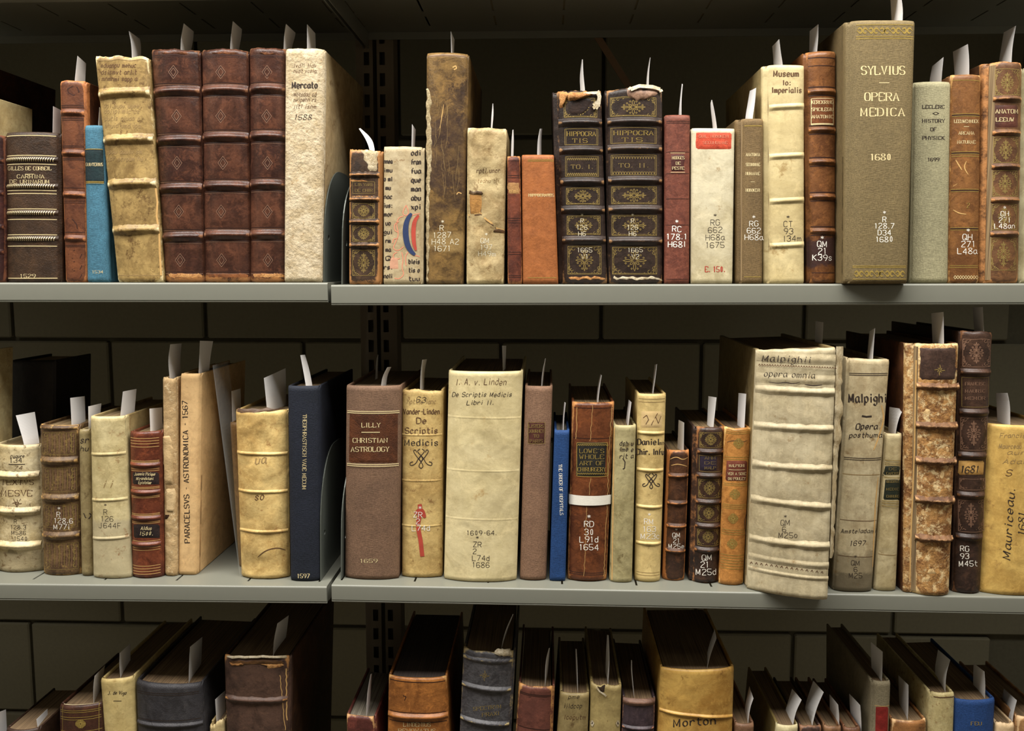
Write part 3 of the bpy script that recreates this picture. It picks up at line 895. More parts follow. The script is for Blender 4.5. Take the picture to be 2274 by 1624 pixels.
# slotted posts
def post(x0, x1, hx0, hx1, label):
    zt = zu + .31; y0, y1 = SD + 0.001, SD + 0.032
    o = empty('slotted_post', ((x0 + x1) / 2, (y0 + y1) / 2, 0), label, 'post', 'slotted steel posts')
    oc = o.location
    holes = []
    zr = unproj(820, 224, y0).z
    k = -60
    while True:
        z = zr + k * 0.0254
        k += 1
        if z < 0.05: continue
        if z > zt - 0.05: break
        holes.append((hx0, hx1, z - 0.0078, z + 0.0078))
    V, F = [], []
    for xa, xb, za, zb in cells(x0, x1, 0.0, zt, holes): box_vf(xa - oc.x, xb - oc.x, y0 - oc.y, y0 + 0.0016 - oc.y, za, zb, V, F)
    mesh_obj('slotted_face', V, F, STEEL_DK, o, smooth=False)
    V, F = [], []
    box_vf(x0 - oc.x, x0 + 0.0016 - oc.x, y0 + .0016 - oc.y, y1 - oc.y, 0, zt, V, F); box_vf(x1 - 0.0016 - oc.x, x1 - oc.x, y0 + .0016 - oc.y, y1 - oc.y, 0, zt, V, F)
    box_vf(x0 + .0016 - oc.x, x1 - 0.0016 - oc.x, y1 - .0016 - oc.y, y1 - oc.y, 0, zt, V, F)
    mesh_obj('channel', V, F, STEEL_DK, o, smooth=False)
YP = SD + 0.001
def px_x(px): return unproj(px, 300, YP).x
a0, a1, b0, b1 = px_x(793), px_x(830), px_x(839), px_x(876)
post(a0, a1, px_x(810.5), px_x(822.5), 'slotted steel post left of the shelf joint')
post(b0, b1, px_x(845), px_x(857), 'slotted steel post right of the shelf joint')
post(a0 - UW + 0.05, a1 - UW + 0.05, px_x(810.5) - UW + .05, px_x(822.5) - UW + .05, 'slotted steel post at the far left end of the shelving')
post(b0 + UW - 0.05, b1 + UW - 0.05, px_x(845) + UW - .05, px_x(857) + UW - .05, 'slotted steel post at the far right end of the shelving')
# diagonal sway brace behind the right top shelf
A = unproj(1325, 78, SD + 0.006); B = unproj(1590, 500, SD + 0.006)
d = (B - A).normalized(); nn = Vector((-d.z, 0, d.x)) * 0.0042
A2 = A - d * 0.06; B2 = B
V = [P + s_ * nn + Vector((0, t_, 0)) for P in (A2, B2) for t_ in (0, 0.002) for s_ in (1, -1)]
brace = mesh_obj('sway_brace', [v - A for v in V], [(0, 1, 5, 4), (2, 6, 7, 3), (0, 4, 6, 2), (1, 3, 7, 5), (0, 2, 3, 1), (4, 5, 7, 6)], mat_plain('brown_strap', (118, 92, 66), rough=0.6), loc=A, smooth=False)
tag(brace, 'thin brown diagonal brace behind the twin dark gilt volumes', 'brace')
# bookends
def bookend(px, pyb, sh, h, dp, label, Yf, holez, foot=-1, lean=0.0, skew=0.0, mat=None):
    P = unproj(px, pyb, Yf); zb = shelf_z(sh, P.x) + 0.0004
    o = empty('bookend', (P.x, Yf, zb), label, 'bookend', 'steel bookends')
    # outline in y-z: quarter-ellipse front shoulder
    out = [(0, 0)]
    out += [(0, h * 0.45)]
    for i in range(1, 13):
        a = math.pi / 2 * i / 12
        out.append((dp * 0.42 * (1 - math.cos(a)), h * 0.45 + h * 0.55 * math.sin(a)))
    out += [(dp * 0.58, h)]
    for i in range(1, 13):
        a = math.pi / 2 * i / 12
        out.append((dp * 0.58 + dp * 0.42 * math.sin(a), h * 0.45 + h * 0.55 * math.cos(a)))
    out += [(dp, 0)]
    bm = bmesh.new()
    T = 0.0011
    # plate with a round hole near the front edge
    hy, hz, hr = 0.016, holez, 0.003
    ov = [bm.verts.new((0, y, z)) for y, z in out]
    hv = [bm.verts.new((0, hy + hr * math.cos(a * math.pi / 6), hz + hr * math.sin(a * math.pi / 6))) for a in range(12)]
    ed = [bm.edges.new((ov[i], ov[(i + 1) % len(ov)])) for i in range(len(ov))] + [bm.edges.new((hv[i], hv[(i + 1) % 12])) for i in range(12)]
    bmesh.ops.triangle_fill(bm, edges=ed, use_beauty=True)
    g = bmesh.ops.extrude_face_region(bm, geom=list(bm.faces))
    for v in g['geom']:
        if isinstance(v, bmesh.types.BMVert): v.co.x += T
    bmesh.ops.recalc_face_normals(bm, faces=bm.faces)
    for v in bm.verts:
        v.co.x += lean * v.co.z + skew * v.co.y
    me = bpy.data.meshes.new('plate'); bm.to_mesh(me); bm.free(); me.materials.append(mat or BOOKEND)
    pl = bpy.data.objects.new('plate', me); COL.objects.link(pl); pl.parent = o
    return o
bookend(717.5, 625, 'top', 0.120, 0.145, 'grey steel bookend against the mottled cream volume, top shelf', 0.022, 0.047, skew=0.02, lean=0.036)
bookend(758, 626, 'top', 0.112, 0.14, 'grey steel bookend at the left of the small flaking book, top shelf', 0.022, 0.043, lean=0.03, skew=0.03)
bookend(711, 1288, 'mid', 0.140, 0.15, 'grey steel bookend against the navy book, middle shelf', 0.018, 0.049, lean=0.02)
bookend(756.5, 1284, 'mid', 0.125, 0.14, 'grey steel bookend at the left of the brown cloth ASTROLOGY book, middle shelf', 0.018, 0.043, lean=0.025, skew=0.035)
# lower right unit: bookend seen edge-on below
P = unproj(773, 1558, 0.03)
bookend(750, 1600, 'low', 0.150, 0.14, 'dark steel bookend left of the small red book, bottom shelf', 0.024, 0.05, lean=0.05, skew=0.03)
# ---------------------------------------------------------------- books of the top shelf
TORN_DULL = mat_skin('torn_vellum_lining', (190, 174, 138), (150, 130, 92), rough=0.9, scale=60, bump=0.6, seed=9)
random.seed(11)
_n = [0]
def LE(c1, c2, wear, **k):
    _n[0] += 1
    k.setdefault('seed', _n[0] * 3.1)
    return mat_skin('leather_%d' % _n[0], c1, c2, wear, **k)
def VE(c1, c2, spot=(120, 90, 50), **k):
    _n[0] += 1
    k.setdefault('seed', _n[0] * 3.1); k.setdefault('rough', 0.48); k.setdefault('bump', 0.18); k.setdefault('spotamt', 0.2); k.setdefault('fine', 180.0)
    k.setdefault('streak', 0.15); k.setdefault('scale', 18.0); k.setdefault('age', 0.55)
    return mat_skin('vellum_%d' % _n[0], c1, c2, k.pop('wear', None), spot=spot, **k)
def CL(c1, **k):
    _n[0] += 1
    k.setdefault('seed', _n[0] * 3.1); k.setdefault('scale', 40.0); k.setdefault('streak', 0.12); k.setdefault('rough', 0.7); k.setdefault('bump', 0.5)
    c2 = tuple(int(v * 0.9) for v in c1)
    return mat_skin('cloth_%d' % _n[0], c1, c2, k.pop('wear', None), kind='cloth', spec=0.25, **k)

# out of frame at the left, seen only as covers
b = Book('folio_book', 'dark reddish brown folio standing behind the leftmost books, only its cover in view', (-240, 100, -128, 108, -128, 628, -240, 628),
         LE((84, 48, 34), (50, 28, 22), None), depth=.215); b.finish()
b = Book('vellum_book', 'cream vellum book cut off by the left edge, top shelf', (-100, 214, -14, 216, -14, 628, -100, 628), VE((190, 174, 130), (160, 138, 92)), depth=.07); b.finish()
b = Book('calf_book', 'dark burgundy book cut off by the left edge, top shelf', (-11, 300, 9, 302, 10, 628, -10, 628), LE((72, 36, 30), (46, 24, 22), (110, 66, 44)), depth=.13, Y=.02)
for y in (358, 430, 505, 560): b.band(y, w=12)
b.finish()

b = Book('goatskin_book', 'dark brown goatskin book, five bands in gilt rope and CARMINA lettering', (14, 295, 128, 295, 131, 626, 17, 626),
         LE((70, 50, 34), (50, 36, 26), None, rough=.45, bump=.5, fine=700, contrast=.7), bulge=8, p=2.4, depth=.15, jr=2.4, head=HEADBAND)
for y in (356, 415, 474, 531): b.band(y, w=11, h=2.2, hatch=GOLD_PALE)
for y in (303, 347, 366, 424, 431, 465, 488, 522, 547, 618): b.line(y, GOLD_PALE, 1.7)
b.text('GILLES DE CORBEIL', 66, 378, 8, GOLD_PALE, width=96)
b.line(387, GOLD_PALE, 1.2, 56, 76)
b.text('CARMINA', 68, 396, 8, GOLD_PALE, width=60)
b.text('DE URINARUM', 66, 407.5, 8, GOLD_PALE, width=88)
b.text('1529', 62, 617, 8, GOLD_PALE, width=34)
T1 = b.finish()
slip([(117, 292), (118, 236)], [(134, 305), (136, 245)], 'behind the dark brown book with gilt rope bands', T1, dep=.018)

b = Book('calf_book', 'narrow reddish calf book with rubbed orange edges, top shelf left', (134, 180, 187, 180, 192, 627, 147, 627),
         LE((112, 66, 40), (78, 42, 28), (176, 112, 66)), bulge=4.5, p=2.6, depth=.165, jr=7, jl=.6, rag=.8, cover=LE((104, 62, 38), (70, 40, 26), (170, 100, 55)), edge=.62)
for y in (251, 341, 433, 530): b.band(y - 1, y + 1, w=14, h=2.6)
for y in (235, 239, 264, 268, 325, 328, 353, 356, 418, 447, 451, 516, 545, 548): b.line(y, BLIND, 1.3)
b.draw([(150, 198), (160, 192), (172, 194), (176, 204), (164, 212), (152, 206), (150, 198)], BLIND, 1.6)
b.draw([(150, 485), (162, 488), (170, 498), (172, 508)], BLIND, 2)
for y in (565, 590, 610): b.draw([(152, y), (165, y - 9), (182, y), (178, y + 8), (160, y + 9)], BLIND, 1.4)
T2 = b.finish()
slip([(166, 178), (172, 124)], [(189, 178), (191, 141)], 'in the narrow reddish calf book near the left edge', T2, dep=.025)

b = Book('cloth_book', 'small bright blue cloth book with a black gilt-ruled label', (189, 279, 228, 279, 241, 627, 195, 627), CL((74, 124, 146), scale=70), bulge=3.5, p=2.8, depth=.135, jr=2.5, pages=PAGES_GREY)
b.patch([(329, 187, 230), (408, 189, 233)], LE((34, 54, 56), (26, 40, 44), None, seed=3), 'spine_label')
for y in (332, 404, 407): b.line(y, GOLD, 1.8, off=.0008)
b.text('GUINTERIUS', 210, 369, 7, GOLD_PALE, width=38)
b.text('1534', 217, 607, 6, GOLD_PALE, width=24)
T3 = b.finish()
slip([(218, 279), (221, 238)], [(228, 279), (229, 250)], 'between the blue cloth book and the leaning yellow vellum book', T3, dep=.012)

b = Book('vellum_book', 'stained yellow vellum book leaning left, four thick bands and faded handwriting', (212, 126, 328, 129, 362, 621, 263, 621),
         VE((176, 148, 92), (124, 98, 56), (84, 60, 32), spotamt=.5, scale=26, wear=(226, 208, 160), wearamt=.7, streak=.35), bulge=7, p=2.3, depth=.17, jr=3, rag=2.0, wob=.7, edge=.5, Y=.0175)
for y in (208, 311, 409, 511): b.band(y + 2, y - 2, w=20, h=3.8, kn=.25)
for y, sd in ((150, 1), (165, 2), (180, 3), (240, 4), (252, 5), (268, 6), (284, 7), (342, 8), (358, 9)): b.scribble(222 + (y - 125) * .07, 300 + (y - 125) * .07, y, 9, INK_BROWN if y < 200 else INK_FADED, sd, 1.2)
b.line(136, INK_FADED, 1.5); b.line(612, INK_FADED, 1.5)
b.draw([(346, 418), (350, 450), (348, 480), (354, 520), (355, 560), (358, 612)], CREASE, 3.5)
T4 = b.finish()
slip([(293, 128), (292, 98), (286, 69)], [(313, 128), (313, 98), (310, 86)], 'in the leaning stained yellow vellum book', T4)

burg = []
for i, (q, bd, ds, lab) in enumerate((
    ((337, 113, 442, 113, 453.5, 620, 368, 620), (203, 312, 418, 525), (385, 392, 393, 397, 400), 'leftmost of the three matching brown calf volumes'),
    ((449, 112, 550, 112, 556, 620, 456, 620), (202, 306, 414, 522), (490, 490, 495, 491, 492), 'middle one of the three matching brown calf volumes'),
    ((555, 110, 634, 108, 634, 618, 557, 620), (200, 304, 411, 521), (593, 592, 594, 594, 595), 'rightmost of the three matching brown calf volumes, beside the mottled cream book'))):
    b = Book('calf_book', lab, q, LE((94, 58, 42), (54, 33, 28), (136, 94, 66), rough=.33, streak=.6, contrast=1.0, wearamt=.55, zones=((-.01, .0045, (170, 116, 66), .8),)), bulge=8.5, p=2.2, depth=.19, jl=.8, jr=.8, rag=1.8, cushion=.8, edge=.45)
    for y in bd:
        b.band(y + (2 if i == 0 else 0), y, w=17, h=3.8)
        b.line(y - 15, BLIND, 1.6); b.line(y - 12, BLIND_PALE, .8); b.line(y + 13, BLIND, 2.2); b.line(y + 16, BLIND_PALE, .8)
    b.line(126, BLIND, 2.4); b.line(130, BLIND, 1); b.line(604, BLIND, 1.5); b.line(608, BLIND_PALE, 1)
    for x, y in zip(ds, (160, 258, 362, 470, 578)):
        for k in range(3): b.lozenge(x, y, 11 - 2.5 * k, 15 - 3 * k, BLIND_PALE if k != 1 else BLIND, .9)
    xr0, xr1 = q[6], q[4]
    b.patch([(606, xr0 + 3, xr1 - 8), (611, xr0 + 1, xr1 - 3), (619, xr0 + 1, xr1 - 1)], TORN if i != 1 else LE((150, 92, 50), (98, 58, 34), None), 'torn_tail', jag=5)
    b.patch([(113, q[0] + 8, q[2] - 30), (118, q[0] + 20, q[2] - 20), (121, q[0] + 30, q[2] - 34)], LE((128, 80, 46), (90, 50, 32), None), 'worn_headcap', jag=4)
    burg.append(b.finish())
slip([(401, 112), (402, 82), (408, 52)], [(424, 112), (429, 88), (430, 70)], 'in the leftmost of the three matching brown calf volumes', burg[0])
slip([(511, 111), (513, 78), (517, 47)], [(530, 111), (536, 82), (537, 65)], 'in the middle one of the three matching brown calf volumes', burg[1])
slip([(630, 108), (631, 78), (635, 53)], [(647, 108), (655, 82), (656, 73)], 'between the rightmost matching calf volume and the cream mottled book', burg[2])

b = Book('limp_vellum_book', 'tall mottled cream book with fuzzy fibrous surface, one word inked large on its spine', (635, 108, 719, 109, 712, 622, 632, 622),
         VE((206, 190, 160), (176, 156, 120), (140, 112, 74), scale=60, bump=1.0, fine=260, streak=.05, spotamt=.25, rough=.9), bulge=2.5, p=6, depth=.195, jr=.6, jl=.5, rag=.8, wob=.5, wfreq=60, cap=3.5,
         cover=VE((186, 164, 122), (156, 132, 92), (110, 84, 50), scale=12, rough=.85))
b.text('Mercato', 677, 196, 14, INK, 'roman', width=56, weight=1.1)
for y, sd in ((150, 11), (162, 12), (214, 13), (226, 14), (241, 15)): b.scribble(652, 702, y, 8, INK_BROWN, sd, 1)
b.text('1588', 672, 266, 11, INK, 'hand', width=38)
T8 = b.finish()
slip([(682, 106), (682, 54)], [(701, 106), (700, 74)], 'in the tall mottled cream fuzzy book', T8, dep=.034)

b = Book('ragged_calf_book', 'small flaking calf book with broken spine leather, right of the shelf joint', (777, 333, 843, 336, 841, 624, 776, 624),
         LE((74, 54, 38), (46, 34, 27), (170, 120, 72), wearamt=1.25, age=1.3), bulge=4.5, p=2.4, depth=.11, jr=3, jl=.8, rag=2.4, edge=.75, wob=.5, wfreq=70)
for y in (389, 443, 493, 545): b.band(y, w=11, h=3.2, kn=.5)
b.patch([(334, 800, 836), (345, 808, 838), (358, 812, 839), (370, 815, 838), (380, 820, 836)], TORN_PALE, 'torn_patch', jag=7, wear=.3)
b.patch([(398, 779, 798), (402, 779, 815), (405, 779, 830)], TORN, 'torn_patch', jag=4)
b.patch([(435, 779, 838), (439, 779, 838)], TORN, 'torn_patch', jag=4)
for y0, y1 in ((452, 485), (502, 536), (556, 612)):
    b.gilt_panel(783, y0, 832, y1, GOLD_DULL, .9)
b.frame(783, 404, 832, 430, GOLD_DULL, .8); b.text('LIB VARI', 808, 413, 6, GOLD_DULL, width=38); b.text('DE CHIR', 808, 426, 6, GOLD_DULL, width=38)
T9 = b.finish()
slip([(821, 331), (812, 308), (797, 286)], [(832, 331), (826, 308), (800, 285)], 'curling left out of the small flaking book by the shelf joint', T9, dep=.002)

b = Book('manuscript_waste_book', 'book bound in a leaf of black-letter manuscript with a red and blue initial', (853, 325, 936, 327, 933, 629, 852, 629),
         VE((190, 174, 140), (168, 148, 112), (128, 100, 66), scale=26), bulge=2.0, p=8, depth=.115, jr=2.6, jl=.4, rag=.5)
rows = ['nnea', 'imu', 'o ml', 'mu', 'nac', 'ius:', 'mor', 'uo', 'gui', 'rm', 'ma', 'Q', 'rs.', 'noli']
for i, r in enumerate(rows): b.text(r, 862, 363 + i * 19.6, 9.5, INK, 'gothic', width=18 if len(r) > 2 else 11, weight=1.15)
rows = ['odi', 'fran', 'fua', 'que', 'man', 'abu', 'xpi']
for i, r in enumerate(rows): b.text(r, 924, 345 + i * 20, 11, INK, 'gothic', width=21, weight=1.15)
for i, r in enumerate(['bleis', 'tis o', 'tuu']): b.text(r, 920, 586 + i * 19, 10, INK, 'gothic', width=24, weight=1.1)
for pts in ([(914, 474), (904, 488), (900, 510), (903, 540), (912, 558), (922, 566)],):
    b.draw(pts, BLUE_INK, 13, True, off=.0004)
b.draw([(930, 478), (921, 490), (918, 510), (919, 540), (924, 556)], RED_INK, 10, True, off=.0006)
b.draw([(933, 474), (914, 478), (900, 490), (896, 510), (898, 535), (905, 555), (918, 566), (932, 570)], PINK_INK, 1.8, curve=True)
for pts in ([(902, 456), (896, 466), (894, 476), (904, 480), (908, 470), (902, 456)], [(896, 480), (884, 484), (880, 500), (886, 520), (878, 540), (872, 552), (884, 558), (896, 548)],
            [(892, 560), (896, 575), (892, 595), (898, 610), (886, 620), (876, 618)], [(886, 492), (876, 498), (876, 512), (884, 516)], [(882, 560), (872, 566), (876, 578), (888, 574)],
            [(906, 560), (900, 570), (902, 590)], [(884, 530), (874, 530), (872, 540)]):
    b.draw(pts, PINK_INK, 1.9, curve=True)
b.patch([(570, 866, 884), (600, 864, 886)], VE((206, 158, 128), (196, 146, 118), None), 'faded_wash', off=.0002)
T10 = b.finish()
slip([(914, 325), (915, 276)], [(921, 325), (923, 288)], 'in the book covered with a manuscript leaf', T10, dep=.03)

b = Book('calf_book', 'tall smooth mottled brown calf book with a torn white strip down its left edge', (949, 118, 1038, 120, 1026, 629, 947, 629),
         LE((126, 98, 56), (62, 46, 36), (150, 118, 76), scale=16, contrast=1.4, wearamt=.5, rough=.38, zones=((.034, .053, (156, 130, 84), .55), (.10, .17, (54, 40, 36), .45))), bulge=6, p=2.6, depth=.19, jl=1, jr=1.4, edge=.3, cap=3)
b.line(126, BLIND_PALE, 1.2)
b.patch([(196, 947, 950), (215, 947, 957), (240, 947, 958), (270, 946, 956), (310, 947, 959), (350, 947, 958), (400, 947, 955), (450, 946, 954), (520, 946, 953), (600, 947, 952), (626, 947, 951)], TORN_DULL, 'torn_strip', jag=3.5, off=.0008, n=5)
rng = random.Random(4)
for i in range(26):
    x = rng.uniform(965, 1022); y = rng.uniform(200, 400); l = rng.uniform(15, 70)
    b.draw([(x, y), (x + rng.uniform(-4, 4), y + l * .5), (x + rng.uniform(-7, 7), y + l)], INK_FADED, .5, True)
b.draw([(985, 232), (982, 255), (977, 285)], CREASE, 1.6, True)
for p in ([(1005, 150), (1012, 146), (1014, 152), (1008, 155)], [(1014, 432), (1018, 427), (1025, 430)]): b.draw(p, CREASE, 2.2)
b.callno(['*', 'R', '1287', 'H48 A2', '1671'], 983, 498, 15, 12, WHITE_WORN, xoff=(0, -2, -1, 6, -1))
T11 = b.finish()
slip([(1002, 114), (1001, 69)], [(1008, 114), (1009, 88)], 'in the tall smooth mottled brown book', T11)

b = Book('vellum_book', 'wrinkled dun vellum book with a hole showing its sewn gatherings', (1039, 284, 1123, 286, 1117, 629, 1037, 629),
         VE((190, 170, 126), (152, 128, 86), (108, 82, 48), scale=22, spotamt=.35, bump=.5, wear=(216, 198, 150), wearamt=.5, crumple=1.0), bulge=4.5, p=3.5, depth=.115, jr=.8, wob=2.2, wfreq=42, rag=.8, cap=3)
b.patch([(426, 1048, 1066), (431, 1042, 1070), (450, 1042, 1071), (466, 1043, 1070), (477, 1044, 1064)], LE((180, 132, 72), (128, 84, 44), None), 'bare_gatherings', off=.0003)
for i in range(7): b.vline(1045 + i * 3.8, 438, 474, INK_BROWN, 1.3)
b.patch([(424, 1042, 1070), (430, 1040, 1073), (434, 1042, 1070)], LE((96, 72, 42), (70, 50, 30), None), 'torn_edge', off=.0012, jag=5)
b.draw([(1040, 478), (1054, 474), (1066, 472), (1078, 486), (1092, 496), (1104, 508), (1120, 512)], CREASE, 4)
b.draw([(1042, 482), (1056, 478), (1068, 476), (1080, 490), (1094, 500), (1106, 512)], INK_BROWN, 2)
b.patch([(508, 1100, 1120), (514, 1094, 1121), (519, 1104, 1121)], LE((98, 70, 40), (70, 48, 28), None), 'torn_edge', off=.0008, jag=5)
b.scribble(1058, 1110, 384, 9, INK_BROWN, 31, 1.1); b.scribble(1060, 1108, 406, 8, INK_FADED, 33, 1.1)
b.callno(['*', 'QM', '197', 'H49m'], 1080, 526, 14.5, 11, WHITE_WORN, xoff=(0, -3, 0, 2))
T12 = b.finish()
slip([(1090, 284), (1092, 250), (1094, 230)], [(1093, 284), (1096, 255), (1095, 230)], 'in the wrinkled vellum book with the hole', T12, dep=.004)

b = Book('calf_book', 'very thin dark red calf book beside the orange book, top shelf', (1127, 347, 1154, 347, 1159, 629, 1128, 629), LE((118, 62, 42), (78, 40, 30), (170, 112, 66)), bulge=2.8, p=2.5, depth=.105, jl=.4, jr=.5, rag=.8)
b.patch([(403, 1127, 1155), (433, 1127, 1156)], LE((164, 122, 76), (128, 84, 52), None), 'label_remnant', off=.0002, jag=4)
b.scribble(1130, 1150, 428, 8, CREASE, 3, 1)
for y in (357, 390, 395, 485, 490, 495, 560, 565, 612, 616): b.line(y, BLIND, 1.2)
T13 = b.finish()
slip([(1135, 346), (1136, 310), (1138, 289)], [(1140, 346), (1141, 312), (1140, 288)], 'in the very thin dark red book', T13, dep=.03)

b = Book('calf_book', 'plain bright tan orange book, gilt title across its upper third', (1160, 344, 1229, 344, 1239, 629, 1162, 629), LE((164, 98, 50), (142, 82, 40), None, scale=40, contrast=.6, rough=.6, age=.6), bulge=2.0, p=6, depth=.12, jl=.8, jr=.5)
b.patch([(429, 1172, 1231), (437, 1172, 1231)], LE((196, 158, 100), (176, 136, 84), None), 'title_strip', off=.0002)
b.text('HIPPOCRATES', 1202, 437, 6.5, GOLD_PALE, width=56)
for y in (355, 358, 617): b.line(y, GOLD, 1.2, 1172, 1236)
T14 = b.finish()
slip([(1193, 343), (1194, 310), (1199, 286)], [(1202, 343), (1202, 308), (1204, 286)], 'in the plain tan orange book', T14, dep=.03)

# the two dark gilt volumes
for i, (q, x0, x1, xb0, xb1, num, lab, bd) in enumerate((
    ((1238, 203, 1334, 203, 1348, 625, 1252, 625), 1247, 1330, 1258, 1342, 'TO. I.', 'dark brown gilt book with six bands and torn headcap, volume one of two', (274, 335, 405, 467, 534)),
    ((1348, 199, 1469, 197, 1470, 628, 1354, 629), 1350, 1462, 1356, 1464, 'TO. II.', 'dark brown gilt book with six bands, wider volume two of two', (272, 332, 402, 466, 536)))):
    sk = LE((58, 45, 38), (40, 31, 28), (150, 112, 74), rough=.40, wearamt=.6)
    b = Book('calf_book', lab, q, sk, bulge=7.5, p=2.3, depth=.18, jl=5.5 if i == 0 else 3.5, jr=.8 if i == 0 else 1, rag=3.0 if i == 0 else 2, edge=.5, head=HEADBAND)
    def XL_(y): return lerp(x0, xb0, (y - 200) / 425)
    def XR_(y): return lerp(x1, xb1, (y - 200) / 425)
    for y in bd: b.band(y, w=16, h=3.6)
    ys = (212,) + bd + (622,)
    for k in range(6):
        ya, yb = ys[k] + 13, ys[k + 1] - 13
        xa, xb = XL_(ya) + 5, XR_(ya) - 5
        if k == 0: ya -= 8
        if k in (1, 2):
            b.frame(xa, ya, xb, yb, GOLD_DULL, 1); b.frame(xa + 3, ya, xb - 3, yb, GOLD_DULL, .7)
            if k == 1:
                b.text('HIPPOCRA', (xa + xb) / 2, ya + 15, 9.5, GOLD, width=(xb - xa) * .86)
                b.text('TIS', (xa + xb) / 2 - 3, ya + 30, 9, GOLD, width=(xb - xa) * .45)
            else:
                b.text(num, (xa + xb) / 2, (ya + yb) / 2 + 5, 9, GOLD_DULL, width=(xb - xa) * .66)
                for m in range(16):
                    X = xa + 5 + m * (xb - xa - 10) / 15
                    b.draw([(X - 2, ya + 2), (X, ya + 8), (X + 2, ya + 2)], GOLD_DULL, 1.1); b.draw([(X - 2, yb - 8), (X, yb - 2), (X + 2, yb - 8)], GOLD_DULL, 1.1)
        else:
            b.gilt_panel(xa, ya, xb, yb, GOLD_DULL, 1.0)
            b.frame(xa + 3, ya + 2, xb - 3, yb - 2, GOLD_DULL, .6)
    xc = (XL_(500) + XR_(500)) / 2 - 4
    b.callno(['*', 'R', '126', 'H6'], xc, 482, 14, 10, WHITE_WORN); b.callno(['1665', 'V1' if i == 0 else 'V2'], xc + 6, 560, 15, 10, WHITE_WORN)
    if i == 0:
        b.patch([(203, 1238, 1262), (215, 1240, 1262), (226, 1241, 1256), (240, 1244, 1252)], TORN, 'torn_headcap', jag=7, off=.0022)
        b.patch([(203, 1262, 1326), (210, 1256, 1310), (217, 1258, 1296), (224, 1262, 1276)], TORN, 'torn_headcap', jag=7, off=.003)
        b.patch([(216, 1276, 1316), (226, 1260, 1316), (244, 1262, 1308), (256, 1268, 1288)], LE((44, 28, 20), (28, 18, 14), None), 'torn_hollow', jag=4, off=.0004)
        b.draw([(1326, 202), (1331, 216), (1329, 230), (1322, 242), (1318, 236), (1327, 228), (1328, 238)], TORN_PALE, 9, off=.003)
        b.draw([(1296, 208), (1312, 204), (1326, 206), (1330, 214)], TORN_PALE, 6, off=.003)
    else:
        b.patch([(199, 1394, 1464), (208, 1390, 1460), (217, 1402, 1448), (223, 1412, 1430)], LE((158, 124, 100), (112, 80, 62), None), 'torn_headcap', jag=8, off=.0012)
        b.draw([(1396, 196), (1400, 200), (1420, 194), (1450, 193), (1466, 197), (1468, 204)], TORN_PALE, 8, off=.0025)
    b.patch([(614, q[6] + 6, q[4] - 4), (622, q[6] + 4, q[4] - 3)], TORN if i == 0 else TORN_PALE, 'torn_tail', jag=8, off=.0006)
    b.finish()
    if i == 0:
        slip([(1289, 202), (1287, 170), (1292, 132)], [(1299, 202), (1295, 166), (1294, 132)], 'in the torn first dark gilt volume', b, dep=.02)
    else:
        slip([(1435, 192), (1437, 160), (1443, 128)], [(1440, 192), (1441, 158), (1444, 128)], 'in the wider second dark gilt volume', b, dep=.02)

b = Book('calf_book', 'slim red-brown book with a small dark label reading DE PESTE', (1478, 256, 1532, 256, 1530, 628, 1477, 628), LE((124, 70, 52), (98, 50, 38), None, scale=40, contrast=.6, rough=.6), bulge=3.5, p=3, depth=.15, jl=.6, jr=.5)
b.patch([(342, 1489, 1522), (382, 1489, 1520)], LE((82, 42, 38), (62, 32, 28), None), 'spine_label', jag=2)
b.text('HODGES', 1506, 354, 6.5, GOLD_PALE, width=27); b.text('DE', 1506, 366, 6.5, GOLD_PALE, width=10); b.text('PESTE', 1506, 377, 6.5, GOLD_PALE, width=26)
for y in (270, 274, 338, 386, 442, 500, 620): b.line(y, BLIND, 1)
for y in (340, 383): b.line(y, GOLD_PALE, 1, 1489, 1521)
b.callno(['*', 'RC', '178.1', 'H68l'], 1503, 498, 17, 12.5, WHITE_INK, 1.25)
T17 = b.finish()
slip([(1507, 254), (1510, 220), (1514, 186)], [(1513, 254), (1513, 220), (1516, 187)], 'in the slim red-brown DE PESTE book', T17, dep=.02)

b = Book('vellum_book', 'pale grey vellum book with a bright red label at the head', (1537, 285, 1631, 286, 1626, 628, 1536, 628),
         VE((208, 198, 168), (188, 174, 136), (140, 112, 70), scale=12, spotamt=.08), bulge=2.0, p=7, depth=.14, jl=.6, jr=.5, flare=.6)
b.patch([(293, 1542, 1629), (333, 1541, 1628)], LE((206, 86, 60), (188, 72, 50), None, seed=2), 'red_label', jag=1)
b.text('GUIL. HOBOKENI', 1585, 306, 6, PINK_INK, width=66); b.text('SECUNDINAE', 1588, 320, 6, PINK_INK, width=54)
b.callno(['*', 'RG', '662', 'H68a', '1675'], 1588, 484, 16.5, 12.5, INK, .75)
b.text('E. 150.', 1588, 604, 12, RED_INK, width=44, weight=1.2)
T18 = b.finish()
slip([(1583, 283), (1577, 232), (1580, 222)], [(1592, 283), (1587, 250), (1581, 222)], 'in the pale vellum book with the red label', T18, dep=.02)

